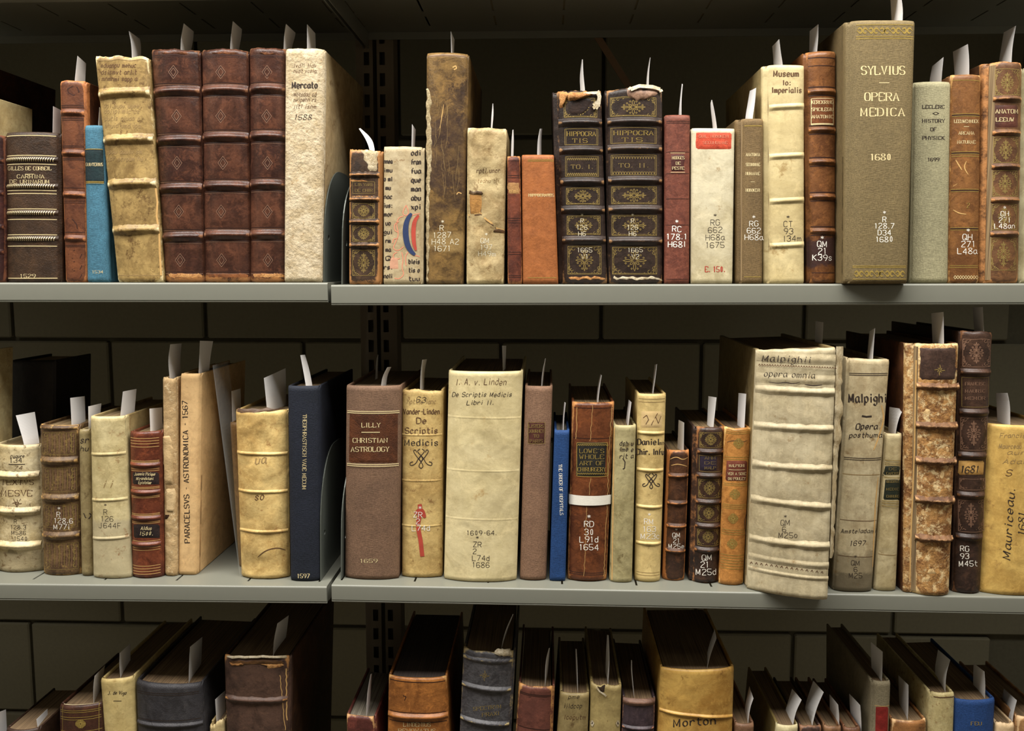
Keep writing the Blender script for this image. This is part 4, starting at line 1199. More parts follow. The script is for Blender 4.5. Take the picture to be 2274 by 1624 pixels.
b = Book('cloth_book', 'narrow khaki cloth book, four gilt words down its upper half', (1650, 264, 1694, 264, 1692, 628, 1649, 628), CL((126, 102, 66)), bulge=2.5, p=5, depth=.15, jl=6.5, jr=.4, cover=CL((118, 98, 64)))
b.line(280, GOLD, 2, 1653, 1692); b.line(615, GOLD, 1.6, 1652, 1690)
for t, y in (('ANATOMIA', 347), ('SECUNDINAE', 369), ('HUMANAE', 389), ('HOBOKENI', 426)): b.text(t, 1672, y, 7, GOLD_PALE, width=31)
b.line(404, GOLD_PALE, 1, 1667, 1676)
b.callno(['*', 'RG', '662', 'H68a'], 1674, 488, 15, 12, WHITE_INK, .9)
T19 = b.finish()
slip([(1655, 261), (1660, 232), (1665, 202)], [(1671, 261), (1676, 232), (1679, 195)], 'in the narrow khaki cloth book', T19, dep=.03)

b = Book('vellum_book', 'tall smooth cream vellum book with four slight bands, MUSEUM written at its head', (1708, 145, 1785, 146, 1785, 628, 1710, 628),
         VE((212, 194, 146), (190, 170, 120), (150, 124, 78), scale=9, spotamt=.05), bulge=3.5, p=4, depth=.19, jl=6, jr=.4, cushion=.4, flare=.6,
         cover=VE((186, 166, 116), (150, 128, 84), (110, 84, 50), scale=10))
for y in (238, 347, 446, 545): b.band(y + 2, y - 2, w=11, h=1.3)
b.text('Museum', 1746, 170, 13, INK_BROWN, 'roman', width=56); b.text('Io:', 1747, 189, 11, INK_BROWN, 'roman', width=18); b.text('Imperialis', 1747, 206, 12, INK_BROWN, 'roman', width=66)
b.callno(['*', 'CT', '93', 'I34m'], 1750, 488, 16, 12.5, INK, .85, xoff=(0, 0, 1, 10))
T20 = b.finish()
slip([(1718, 143), (1715, 103)], [(1738, 143), (1734, 120), (1730, 87)], 'in the tall cream vellum MUSEUM book', T20, dep=.03)

b = Book('calf_book', 'tawny calf book with blackened base and gilt ANATOMIC label, top shelf', (1792, 116, 1855, 114, 1854, 628, 1801, 628),
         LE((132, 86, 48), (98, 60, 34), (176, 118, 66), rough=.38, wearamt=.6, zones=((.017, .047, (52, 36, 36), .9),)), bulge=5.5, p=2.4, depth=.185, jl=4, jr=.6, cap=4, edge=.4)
for y in (205, 290, 361, 438, 514):
    b.band(y, w=12, h=2.8); b.line(y + 9, BLIND, 2); b.line(y - 10, BLIND, 2.2)
b.patch([(218, 1799, 1852), (281, 1799, 1852)], LE((128, 74, 38), (110, 62, 32), None), 'spine_label')
b.frame(1801, 220, 1850, 278, GOLD_PALE, 1); b.line(276, GOLD_PALE, 2, 1801, 1850)
for t, y in (('KERCKRING', 231), ('SPICILEGIU', 247), ('ANATOMIC', 263)): b.text(t, 1826, y, 7.5, GOLD_PALE, width=47)
b.line(130, BLIND, 2); b.line(148, BLIND, 1.4); b.line(606, BLIND, 1.5)
b.callno(['*', 'QM', '21', 'K39s'], 1826, 534, 15, 13, WHITE_INK)
T21 = b.finish()
slip([(1797, 115), (1798, 69)], [(1814, 114), (1817, 84), (1817, 54)], 'in the tawny calf book with the gilt ANATOMIC label', T21, dep=.034)

b = Book('large_cloth_book', 'tallest tan cloth book with gilt OPERA MEDICA, overhanging the top shelf edge', (1893, 46, 2031, 46, 2014, 630, 1889, 630),
         CL((128, 110, 74), scale=8), bulge=3.5, p=5, depth=.2, Y=-.0095, jl=6.5, jr=.8, cap=3, cover=CL((118, 100, 66), scale=10), board=3.5)
def vine(b, x0, x1, y, mat, n=5, h=9):
    st = (x1 - x0) / n
    b.draw([(x0 + (x1 - x0) * i / 40, y + math.sin(i / 40 * n * math.pi * 2 / 1.0) * h * .35) for i in range(41)], mat, 1.6)
    for k in range(n):
        cx = x0 + st * (k + .5)
        for sg in (1, -1):
            b.draw([(cx, y), (cx + sg * st * .22, y - h * .65), (cx + sg * st * .42, y - h * .2)], mat, 3.2, True)
            b.draw([(cx, y), (cx + sg * st * .18, y + h * .6), (cx + sg * st * .36, y + h * .35)], mat, 3.2, True)
        b.draw([(cx - 3, y), (cx, y - 3), (cx + 3, y), (cx, y + 3), (cx - 3, y)], mat, 1.8)
vine(b, 1903, 2026, 68, GOLD, 5, 11); vine(b, 1896, 2010, 608, GOLD, 5, 11)
for y in (56, 82, 87): b.line(y, GOLD, 1.6, 1901, 2028)
for y in (591, 594, 620): b.line(y, GOLD, 1.6, 1893, 2012)
b.text('SYLVIUS', 1961, 166, 19, GOLD_PALE, width=96); b.line(184, GOLD_PALE, 1.6, 1952, 1975)
b.text('OPERA', 1958, 224, 18, GOLD_PALE, width=75); b.text('MEDICA', 1960, 258, 18, GOLD_PALE, width=96); b.text('1680', 1956, 356, 14, GOLD_PALE, width=45, weight=1.2)
b.callno(['*', 'R', '128.7', 'D34', '1680'], 1964, 478, 14.8, 11.5, WHITE_INK, 1.1)
T22 = b.finish()
slip([(1980, 45), (1977, -5), (1976, -12)], [(2004, 45), (2005, 20), (2000, -14)], 'in the tallest tan cloth OPERA MEDICA book', T22, dep=.034)

b = Book('cloth_book', 'plain pale green-grey cloth book lettered HISTORY OF PHYSICK in black', (2031, 183, 2110, 182, 2104, 628, 2024, 628), CL((178, 170, 134), scale=20), bulge=4.5, p=2.8, depth=.165, jl=.8, jr=.5, cap=3)
for t, y, w in (('LECLERC', 241, 49), ('HISTORY', 272, 49), ('OF', 291, 13), ('PHYSICK', 310, 48), ('1699', 358, 25)): b.text(t, 2073, y, 7.5, INK, width=w, weight=1.5)
b.draw([(2071, 252), (2078, 249), (2085, 252), (2078, 255), (2071, 252)], INK, 1.2)
T23 = b.finish()
slip([(2064, 179), (2070, 147)], [(2090, 179), (2095, 127)], 'in the pale green-grey HISTORY OF PHYSICK book', T23, dep=.034)

b = Book('calf_book', 'scratched light brown calf book gilt-ruled in double lines, beside HISTORY OF PHYSICK', (2113, 168, 2177, 167, 2172, 628, 2107, 628),
         LE((140, 94, 50), (108, 68, 36), (196, 150, 92), wearamt=.6), bulge=4.5, p=2.6, depth=.165, jl=1.4, jr=.5, rag=.8)
for y in (180, 254, 259, 338, 343, 348, 421, 426, 506, 511, 590, 594): b.line(y, GOLD, 1.2)
for y in (257, 341, 424, 508): b.line(y, BLIND, 2.6)
for t, y, w in (('LEEUWENHOEK', 273, 54), ('ARCANA', 299, 34), ('NATURAE', 319, 40)): b.text(t, 2146, y, 7, GOLD_PALE, width=w)
b.line(281, GOLD_PALE, 1, 2140, 2152)
b.text('2', 2150, 462, 11, GOLD, width=6)
for m in range(9): b.draw([(2118 + m * 6, 616), (2121 + m * 6, 612), (2124 + m * 6, 616), (2121 + m * 6, 620), (2118 + m * 6, 616)], GOLD_PALE, 1)
for p in ([(2122, 355), (2130, 368), (2136, 378)], [(2146, 358), (2140, 372), (2150, 388)], [(2116, 466), (2130, 474), (2146, 476)], [(2126, 408), (2116, 414)]): b.draw(p, CREASE, 2.5, True)
b.callno(['*', 'QH', '271', 'L48a'], 2148, 518, 15.5, 13, WHITE_INK, xoff=(2, 0, 2, 0))
T24 = b.finish()
slip([(2120, 166), (2116, 115)], [(2152, 166), (2152, 128), (2149, 98)], 'in the light brown calf book with double gilt rules', T24, dep=.036)

b = Book('calf_book', 'brown calf book with gilt lace panels and rubbed hinge, near the top right edge', (2206, 139, 2268, 139, 2259, 628, 2196, 628),
         LE((118, 82, 50), (78, 50, 34), (184, 128, 76), wearamt=.9), bulge=5.5, p=2.3, depth=.185, jl=9, jr=.8, rag=1, edge=.6)
bd = (221, 296, 371, 445, 520)
for y in bd: b.band(y, w=12, h=3.2)
ys = (146,) + bd + (622,)
for k in range(6):
    f = (ys[k] - 139) / 490
    xa, xb = lerp(2210, 2198, f), lerp(2264, 2254, f)
    ya, yb = ys[k] + 9, ys[k + 1] - 9
    if k == 1:
        b.patch([(ya + 2, xa, xb), (yb - 2, xa, xb)], LE((92, 52, 40), (72, 40, 32), None), 'spine_label')
        b.text('ANATOM', (xa + xb) / 2, ya + 22, 9, GOLD_PALE, width=50); b.text('LEEUW', (xa + xb) / 2 - 4, ya + 40, 8.5, GOLD_PALE, width=40)
    else: b.gilt_panel(xa, ya, xb, yb if k < 5 else 600, GOLD_DULL, 1.1)
b.callno(['*', 'QH', '271', 'L48an'], 2231, 467, 13.5, 11, WHITE_INK)
T25 = b.finish()
slip([(2218, 137), (2229, 72)], [(2246, 137), (2248, 102), (2256, 57)], 'in the gilt lace-panelled calf book near the right edge', T25, dep=.036)
b = Book('vellum_book', 'pale vellum book cut off by the right edge, top shelf', (2278, 150, 2350, 150, 2345, 628, 2270, 628), VE((176, 168, 134), (150, 140, 104)), depth=.15, jl=3)
b.finish()
# ---------------------------------------------------------------- books of the middle shelf
def knot(b, x, y, r, mat, w=1.6):
    """pen flourish: crossed loops with curled ends"""
    b.draw([(x - r * .1, y - r), (x - r * .45, y - r * .75), (x + r * .25, y - r * .1), (x + r * .5, y + r * .5), (x + r * 1.05, y + r * .75), (x + r * 1.15, y + r * .4), (x + r * .8, y + r * .3)], mat, w, curve=True)
    b.draw([(x + r * .1, y - r), (x + r * .45, y - r * .75), (x - r * .25, y - r * .1), (x - r * .5, y + r * .5), (x - r * 1.05, y + r * .75), (x - r * 1.15, y + r * .4), (x - r * .8, y + r * .3)], mat, w, curve=True)
    b.draw([(x, y + r), (x - r * .3, y + r * .7), (x + r * .5, y - r * .3), (x + r * .8, y - r * .8), (x + r * .55, y - r * .95), (x + r * .45, y - r * .65)], mat, w, curve=True)
    b.draw([(x, y + r), (x + r * .3, y + r * .7), (x - r * .5, y - r * .3), (x - r * .8, y - r * .8), (x - r * .55, y - r * .95), (x - r * .45, y - r * .65)], mat, w, curve=True)
    b.draw([(x - r * .2, y), (x, y - r * .3), (x + r * .2, y), (x, y + r * .3), (x - r * .2, y)], mat, w, curve=True)
b = Book('folio_book', 'tall black folio set back in shadow behind the leftmost books, middle shelf', (26, 800, 120, 800, 120, 1250, 26, 1250), LE((34, 28, 25), (26, 22, 20), None), shelf='mid', Y=.115, depth=.085, bulge=3)
b.skip = True; b.finish()
b = Book('vellum_book', 'cream vellum book cut off by the left edge, middle shelf', (-112, 775, -27, 778, -29, 1284, -112, 1284), VE((186, 172, 130), (160, 140, 96)), shelf='mid', depth=.045, Y=.03)
b.finish()
b = Book('vellum_book', 'spotted cream vellum book lettered TEXTVS with thick bands, middle shelf left', (-8, 985, 86, 987, 94, 1269, -6, 1266),
         VE((224, 208, 168), (198, 176, 128), (96, 72, 44), spotamt=.45, scale=30, bump=.4, zones=((-.02, .024, (136, 122, 92), .8),)), shelf='mid', bulge=8, p=2.3, depth=.08, wob=1.0, wfreq=40, flare=1, cushion=.8, jr=.8)
for y in (1053, 1131, 1207): b.band(y, y + 2, w=17, h=4.2, kn=.15)
b.text('TEXTVS', 38, 1077, 11, INK_BROWN, width=72); b.text('MESVE', 37, 1102, 13, INK_BROWN, width=68)
b.draw([(30, 1108), (38, 1126), (46, 1108)], INK_BROWN, 1.5); b.fleuron(38, 1118, 11, 9, INK_BROWN, 1.2, 0)
b.text('134', 36, 1027, 10, INK, width=26); b.line(1031, INK, 1.6, 20, 56); b.scribble(24, 54, 1017, 7, INK, 41, 1.5)
b.text('74', 40, 1043, 8, INK_BROWN, 'hand', width=18)
b.callno(['*', 'R', '128.3', 'M586', '1540'], 38, 1151, 12.5, 9, INK, 1.0, xoff=(-4, -4, 2, 3, 8))
M1 = b.finish()
slip([(54, 987), (35, 923)], [(88, 987), (77, 915)], 'leaning left out of the TEXTVS vellum book', M1, dep=.016, text=['R1283', 'M586', '1540'])

b = Book('calf_book', 'thick brown calf book with worn all-over gilding, middle shelf left', (90, 942, 172, 944, 180, 1275, 98, 1275),
         LE((118, 92, 60), (78, 56, 38), (186, 146, 88), scale=40, wearamt=.8, spot=(166, 136, 72), spotamt=.3), shelf='mid', bulge=7, p=2.3, depth=.16, jr=1.5, edge=.4, head=HEADBAND)
for y in (1022, 1104, 1187): b.band(y, y, w=17, h=3.8)
b.band(950, 950, w=10, h=1.6)
for ya, yb in ((960, 1008), (1038, 1090), (1120, 1170), (1204, 1262)):
    f = (ya - 940) / 336; xa, xb = lerp(94, 101, f), lerp(168, 176, f)
    b.frame(xa, ya, xb, yb, GOLD_DULL, .8)
    for m in range(13):
        X = xa + 5 + m * (xb - xa - 10) / 12
        b.draw([(X, ya + 2), (X + 1.5, (ya + yb) / 2), (X, yb - 2)], GOLD_DULL if m % 2 else BLIND_PALE, 1.0, True)
    for sg, X in ((1, xa + 8), (-1, xb - 8)):
        for m in range(4):
            Y_ = ya + 6 + m * (yb - ya - 12) / 3
            b.draw([(X + 4 * math.cos(t), Y_ + 4 * math.sin(t)) for t in (0, 1.2, 2.4, 3.6, 4.8)], GOLD_DULL, 1.1)
b.callno(['*', 'R', '128.6', 'M77i'], 135, 1135, 13.6, 11, WHITE_INK, xoff=(-4, -5, 6, 2))
M2 = b.finish()
slip([(159, 942), (156, 884)], [(190, 942), (188, 880)], 'in the thick worn-gilt calf book, middle shelf', M2, dep=.036, text=['R1286', 'M771'])

b = Book('vellum_book', 'very thin drab vellum book squeezed left of a spotted cream vellum one', (176, 954, 198, 953, 206, 1279, 182, 1279), VE((150, 134, 94), (118, 100, 66), (84, 66, 40), scale=30), shelf='mid', bulge=2.5, p=2.6, depth=.12, jl=.2, jr=.2)
b.scribble(178, 196, 984, 12, INK, 51, 1.6); b.scribble(178, 196, 1002, 10, INK, 52, 1.4)
b.draw([(186, 1140), (190, 1150), (198, 1152), (203, 1144), (199, 1140)], INK, 2.2)
M3 = b.finish()
slip([(197, 955), (196, 903)], [(222, 925), (225, 896)], 'between the thin drab book and the spotted vellum book', M3, dep=.034)

b = Book('vellum_book', 'spotted cream vellum book with greyed lower half, middle shelf', (202, 924, 276, 924, 291, 1283, 208, 1283),
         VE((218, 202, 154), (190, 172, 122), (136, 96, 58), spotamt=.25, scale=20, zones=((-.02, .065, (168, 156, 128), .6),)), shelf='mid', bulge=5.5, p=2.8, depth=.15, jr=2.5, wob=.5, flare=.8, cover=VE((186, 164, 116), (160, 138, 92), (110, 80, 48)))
for y in (1009, 1110, 1195): b.band(y, y - 3, w=9, h=1.1)
b.callno(['*', 'R', '126', 'J644F'], 238, 1128, 15, 11.5, INK, .8, xoff=(-4, -4, 0, 6))
b.scribble(226, 250, 1084, 14, INK_FADED, 55, 1.2)
M4 = b.finish()
slip([(267, 925), (273, 870)], [(298, 920), (303, 864)], 'in the spotted vellum book with the greyed base', M4, dep=.034, text=['R126', 'J644'])

b = Book('calf_book', 'red-brown morocco book with black title pieces and many gilt rules, middle shelf', (289, 958, 355, 957, 359, 1284, 295, 1284), LE((124, 66, 42), (88, 44, 32), None, rough=.35, contrast=.6), shelf='mid', bulge=6.5, p=2.3, depth=.15, jr=1.5, edge=.2, Y=.026)
for y in (1031, 1091, 1148, 1206): b.band(y, y + 1, w=11, h=2.6)
b.patch([(1047, 291, 355), (1078, 292, 356)], LE((48, 36, 36), (36, 28, 28), None), 'spine_label'); b.patch([(1163, 293, 357), (1197, 294, 357)], LE((48, 36, 36), (36, 28, 28), None), 'spine_label')
for y in (972, 978, 984, 991, 1022, 1025, 1040, 1044, 1080, 1083, 1100, 1103, 1139, 1142, 1157, 1160, 1199, 1214, 1219, 1254, 1260, 1266, 1272): b.line(y, CREASE, 1.3)
for t, y, w in (('Joannis Picique', 1056, 46), ('Mirandulani', 1066, 38), ('Epistolae', 1075, 28)): b.text(t, 322, y, 6.5, GOLD_PALE, 'hand', width=w, weight=1.3)
for t, y, w in (('Aldus', 1177, 24), ('1500.', 1189, 30)): b.text(t, 325, y, 8, GOLD_PALE, 'hand', width=w, weight=1.3)
M5 = b.finish()
slip([(334, 958), (332, 908)], [(361, 956), (360, 905)], 'in the red-brown book with black title pieces', M5, dep=.034)

b = Book('paper_covered_book', 'thin book with peeling pale brown paper spine, left of the buff ASTRONOMICA book', (362, 839, 390, 839, 393, 1275, 367, 1275),
         VE((198, 168, 122), (172, 140, 96), (226, 206, 166), spotamt=.4, scale=30, bump=.7, rough=.8), shelf='mid', Y=.030, bulge=2.5, p=3, depth=.15, jl=.3, jr=.6, rag=2.4, wob=.9, wfreq=60)
b.patch([(968, 360, 378), (1000, 360, 386), (1078, 366, 384)], VE((206, 176, 130), (188, 158, 112), (150, 120, 80), bump=.6), 'loose_strip', off=.0012, jag=3)
b.patch([(1085, 368, 390), (1120, 368, 391), (1138, 370, 388)], VE((214, 186, 140), (190, 160, 114), None, bump=.7), 'loose_strip', off=.001, jag=6)
b.patch([(1140, 366, 380), (1150, 366, 374), (1156, 366, 369)], LE((70, 46, 30), (50, 34, 24), None), 'dark_gap', off=.0002)
M6 = b.finish()
slip([(377, 841), (373, 800), (378, 765)], [(401, 838), (400, 796), (403, 763)], 'in the thin book with the peeling paper spine', M6, dep=.033, text=['R128', 'P12'])

b = Book('paper_covered_book', 'tall plain buff book lettered upwards ASTRONOMICA 1567', (402, 830, 444, 830, 435, 1274, 397, 1273), VE((222, 184, 130), (210, 172, 120), None, rough=.75, bump=.1), shelf='mid', Y=.033, bulge=1.5, p=7, depth=.145, jl=.3, jr=1, pages=PAGES_DARK)
b.text('PARACELSVS - ASTRONOMICA - 1567', 419, 1048, 11.5, INK, 'roman', width=315, rot=91.0)
M7 = b.finish()
slip([(441, 831), (444, 757)], [(464, 829), (467, 792), (473, 758)], 'in the tall buff ASTRONOMICA book', M7, dep=.034, text=['M 38', 'P 2'])

# clear sheet standing between the buff book and the vellum book, and thin volumes behind it
GL = bpy.data.materials.new('clear_sheet'); GL.use_nodes = True
gb = GL.node_tree.nodes['Principled BSDF']; gb.inputs['Base Color'].default_value = (.85, .88, .86, 1); gb.inputs['Roughness'].default_value = .12
gb.inputs['Alpha'].default_value = .07; gb.inputs['IOR'].default_value = 1.45
A = unproj(472, 812, .03); B = unproj(533, 1283, .03); zz = shelf_z('mid', B.x) + .0004
k = (zz - A.z) / (B.z - A.z); B = A.lerp(B, k)
V = []
for P in (A, B):
    for y in (0, .045):
        for x in (0, .0009): V.append(Vector((x, y, 0)) + P - B)
sh = mesh_obj('clear_divider', V, [(0, 1, 5, 4), (2, 6, 7, 3), (0, 2, 3, 1), (4, 5, 7, 6), (0, 4, 6, 2), (1, 3, 7, 5)], GL, loc=B, smooth=False)
tag(sh, 'clear plastic sheet leaning right of the tall buff ASTRONOMICA book', 'plastic sheet')
b = Book('pamphlet', 'thin brown paper-spined volume set back beside the bright wrinkled vellum book', (511, 938, 527, 938, 546, 1255, 531, 1255), LE((138, 106, 66), (110, 84, 52), None), shelf='mid', Y=.062, bulge=1, p=4, depth=.12, jl=.2, jr=.2)
b.skip = True
M8 = b.finish()
slip([(516, 940), (514, 869)], [(536, 940), (534, 863)], 'in shadow left of the bright wrinkled vellum book', M8, dep=.03, mat=None)

b = Book('vellum_book', 'bright wrinkled yellow vellum book with three cords, between clear sheet and navy book', (524, 911, 637, 911, 641, 1282, 537, 1282),
         VE((224, 194, 128), (186, 150, 88), (148, 104, 58), spotamt=.2, scale=22, bump=.3, crumple=1.0), shelf='mid', bulge=8, p=2.5, depth=.15, wob=2.6, wfreq=26, jl=.8, jr=.6, rag=1.2, cap=3)
for y in (1005, 1088, 1176): b.band(y, y + 2, w=9, h=1.4)
b.patch([(909, 528, 634), (914, 526, 600), (919, 530, 560)], LE((96, 72, 52), (70, 52, 40), None), 'scorched_edge', off=.0006, jag=6)
b.scribble(566, 590, 1030, 16, INK_FADED, 61, 1.4); b.scribble(566, 586, 1110, 14, INK_BROWN, 62, 1.2)
b.draw([(572, 1238), (590, 1222), (616, 1216), (634, 1222)], INK_BROWN, 2.6, True)
M9 = b.finish()
slip([(593, 909), (586, 840)], [(636, 907), (634, 818)], 'in the bright wrinkled vellum book', M9, dep=.05, text=['', ''])

b = Book('cloth_book', 'navy blue cloth book with gilt title running down its spine', (640, 857, 707, 857, 709, 1290, 646, 1290), CL((36, 40, 52), scale=30), shelf='mid', bulge=3.5, p=3, depth=.165, jl=.6, jr=1.2, pages=PAGES_DARK, cover=CL((30, 33, 42), scale=30))
b.text('THEOPHRASTISCH VADE MECUM', 672, 1004, 8.5, GOLD_PALE, width=166, rot=-90.5)
b.text('1597', 674, 1284, 9, GOLD_PALE, width=27, weight=1.3)
M10 = b.finish()
slip([(680, 859), (667, 789)], [(694, 859), (687, 821), (677, 788)], 'in the navy cloth book', M10, dep=.012)

b = Book('cloth_book', 'wide brown cloth book with dark ASTROLOGY label between gilt rules', (770, 856, 891, 856, 885, 1284, 767, 1284), CL((132, 102, 80), scale=30), shelf='mid', bulge=7, p=2.6, depth=.17, jl=.8, jr=.8, pages=PAGES_DARK, cap=2.6)
b.patch([(915, 771, 889), (1030, 769, 888)], LE((98, 56, 32), (74, 42, 26), None, rough=.5, bump=.5, fine=800), 'spine_label')
for y in (912, 916): b.line(y, GOLD_PALE, 2, off=.0008)
for y in (1029, 1033): b.line(y, GOLD_PALE, 2, off=.0008)
b.text('LILLY', 824, 949, 9.5, GOLD_PALE, width=41, weight=1.2); b.line(960, GOLD_PALE, 2, 803, 844, off=.0008)
b.text('CHRISTIAN', 822, 983, 10, GOLD_PALE, width=76, weight=1.2); b.text('ASTROLOGY', 822, 1003, 10.5, GOLD_PALE, width=84, weight=1.2)
b.text('1659', 819, 1250, 8, GOLD_PALE, width=38, weight=1.3)
M11 = b.finish()
slip([(833, 858), (835, 802), (839, 788)], [(838, 858), (839, 802), (840, 788)], 'nearly edge-on at the back of the wide brown cloth book', None, Yn=.10, dep=.01)
slip([(846, 859), (849, 837), (860, 816)], [(857, 859), (860, 833), (869, 815)], 'leaning right in the wide brown cloth ASTROLOGY book', M11, dep=.02, mat=None)

b = Book('vellum_book', 'yellowed vellum book with red smear and pen flourish, inked DE SCRIPTIS MEDICIS', (894, 866, 982, 866, 980, 1281, 893, 1281),
         VE((210, 182, 120), (182, 150, 92), (120, 86, 50), spotamt=.3, scale=24, bump=.3), shelf='mid', bulge=5, p=3, depth=.145, rag=2.2, jl=.6, jr=.8, wob=.5)
for y in (965, 1066, 1166): b.band(y, y, w=7, h=.55)
b.text('63', 934, 894, 12, INK, 'hand', width=20); b.scribble(904, 968, 897, 9, INK_FADED, 71, 1.2)
for t, y, h, w, m in (('Vander-Linden', 920, 12, 80, INK_BROWN), ('De', 941, 13, 22, INK_BROWN), ('Scriptis', 963, 13, 72, INK_BROWN), ('Medicis', 990, 14, 74, INK)): b.text(t, 936, y, h, m, 'gothic' if h < 14 else 'roman', width=w, weight=.85)
knot(b, 935, 1019, 22, INK, 1.8)
b.draw([(932, 1120), (934, 1135), (928, 1165), (930, 1180), (934, 1200), (938, 1236)], RED_INK, 10, off=.0003)
b.draw([(922, 1142), (935, 1130), (944, 1150)], RED_INK, 12, True, off=.0003)
b.label_q.append((0, 0, 1, .5, .0002))
b.callno(['*', 'ZR', '2', 'L74d'], 931, 1134, 15, 12, WHITE_INK, xoff=(2, -3, -3, 4))
M12 = b.finish()
slip([(933, 868), (934, 827), (938, 799)], [(942, 868), (942, 827), (948, 798)], 'in the yellowed vellum book with red smear and flourish', M12, dep=.03, text=['ZR 2', 'L74'])

b = Book('vellum_book', 'very wide smooth cream vellum book inked DE SCRIPTIS MEDICIS LIBRI II', (998, 823, 1159, 824, 1145, 1288, 987, 1288),
         VE((224, 208, 162), (202, 184, 134), (172, 142, 92), spotamt=.05, scale=8), shelf='mid', bulge=9, p=2.6, depth=.165, jl=1, jr=1, wob=.7, wfreq=16, flare=.8, cap=2.5, pages=PAGES_DARK)
for y in (928, 1045, 1152): b.band(y - 4, y, w=9, h=.35)
b.text('I. A. v. Linden', 1068, 855, 14, INK_BROWN, 'hand', width=112, weight=.8); b.text('De Scriptis Medicis', 1070, 881, 10, INK, 'hand', width=132, weight=1.1); b.text('Libri II.', 1066, 899, 10, INK, 'hand', width=60, weight=1.1)
b.text('1609-64.', 1070, 1189, 10, INK, 'pen', width=66, weight=1.3)
b.callno(['*', 'ZR', '2', 'L74d', '1686'], 1060, 1200, 15.2, 11.5, INK, .9, xoff=(0, 0, -6, 8, 8))
M13 = b.finish()
slip([(1117, 825), (1115, 768)], [(1122, 825), (1124, 768)], 'in the very wide smooth cream vellum book', M13, Yn=.05, dep=.02, text=['ZR'])

b = Book('cloth_book', 'plain pinkish brown cloth book with small dark label reading JOURNEY TO PARIS', (1167, 857, 1225, 858, 1211, 1288, 1155, 1288), CL((146, 112, 88), scale=30), shelf='mid', bulge=4, p=2.6, depth=.165, jl=.5, jr=1, pages=PAGES_DARK, cap=2.6)
b.patch([(936, 1172, 1212), (987, 1171, 1209)], LE((92, 52, 44), (74, 42, 36), None), 'spine_label')
b.frame(1173, 938, 1210, 985, GOLD_DULL, 1)
for t, y, w in (('LISTERS', 950, 32), ('JOURNEY', 961, 33), ('TO', 972, 11), ('PARIS', 983, 28)): b.text(t, 1191, y, 7, GOLD_DULL, width=w)
M14 = b.finish()
slip([(1202, 860), (1204, 827), (1211, 796)], [(1205, 860), (1208, 827), (1212, 797)], 'in the plain pinkish brown cloth book', M14, dep=.03)

b = Book('cloth_book', 'slim bright blue cloth book, gilt ORDER OF HOSPITALS running down', (1232, 956, 1264, 956, 1255, 1291, 1221, 1291), CL((38, 74, 128), scale=30), shelf='mid', bulge=1.5, p=5, depth=.125, jl=.4, jr=.4, pages=PAGES_GREY)
b.text('THE ORDER OF HOSPITALS', 1242, 1088, 7.5, WHITE_INK, width=112, rot=-88.5)
M15 = b.finish()
slip([(1248, 957), (1250, 920), (1253, 893)], [(1251, 957), (1253, 920), (1256, 895)], 'in the slim bright blue cloth book', M15, dep=.02)

b = Book('calf_book', 'brown calf book tied with white tape, black label reading WHOLE ART OF CHIRURGERY', (1273, 893, 1363, 893, 1346, 1289, 1262, 1288),
         LE((120, 68, 38), (82, 46, 30), (190, 132, 78), rough=.36, wearamt=.8, contrast=.8), shelf='mid', bulge=6.5, p=2.4, depth=.16, jl=1, jr=1, edge=.6, cap=3)
b.patch([(981, 1280, 1350), (1060, 1276, 1345)], LE((42, 40, 36), (34, 32, 30), None), 'spine_label')
b.frame(1281, 983, 1349, 1057, GOLD, 1.4)
for m in range(17): b.draw([(1283 + m * 4, 990), (1285 + m * 4, 986), (1287 + m * 4, 990)], GOLD, 1); b.draw([(1280 + m * 4, 1050), (1282 + m * 4, 1054), (1284 + m * 4, 1050)], GOLD, 1)
for t, y, w in (('LOWE\'S', 1006, 54), ('WHOLE', 1019, 54), ('ART OF', 1033, 54), ('CHIRURGERY', 1047, 62)): b.text(t, 1314, y, 9, GOLD, width=w)
def crack(b, x0, y0, x1, y1, mat, w, sd):
    r_ = random.Random(sd); n = max(6, int(abs(y1 - y0) / 6))
    b.draw([(lerp(x0, x1, i / n) + r_.uniform(-1.3, 1.3), lerp(y0, y1, i / n)) for i in range(n + 1)], mat, w, curve=True)
crack(b, 1316, 900, 1311, 980, CREASE, .8, 1); crack(b, 1311, 1062, 1308, 1100, CREASE, .8, 2); crack(b, 1303, 1125, 1297, 1280, CREASE, .8, 3)
crack(b, 1282, 905, 1279, 975, CREASE, 1.1, 4); crack(b, 1358, 905, 1341, 1280, CREASE, 1.1, 5)
for y in (905, 972, 1270, 1274): b.line(y, BLIND, 1.4)
b.callno(['*', 'RD', '30', 'L91d', '1654'], 1308, 1154, 17, 13, WHITE_INK, 1.1)
M16 = b.finish()
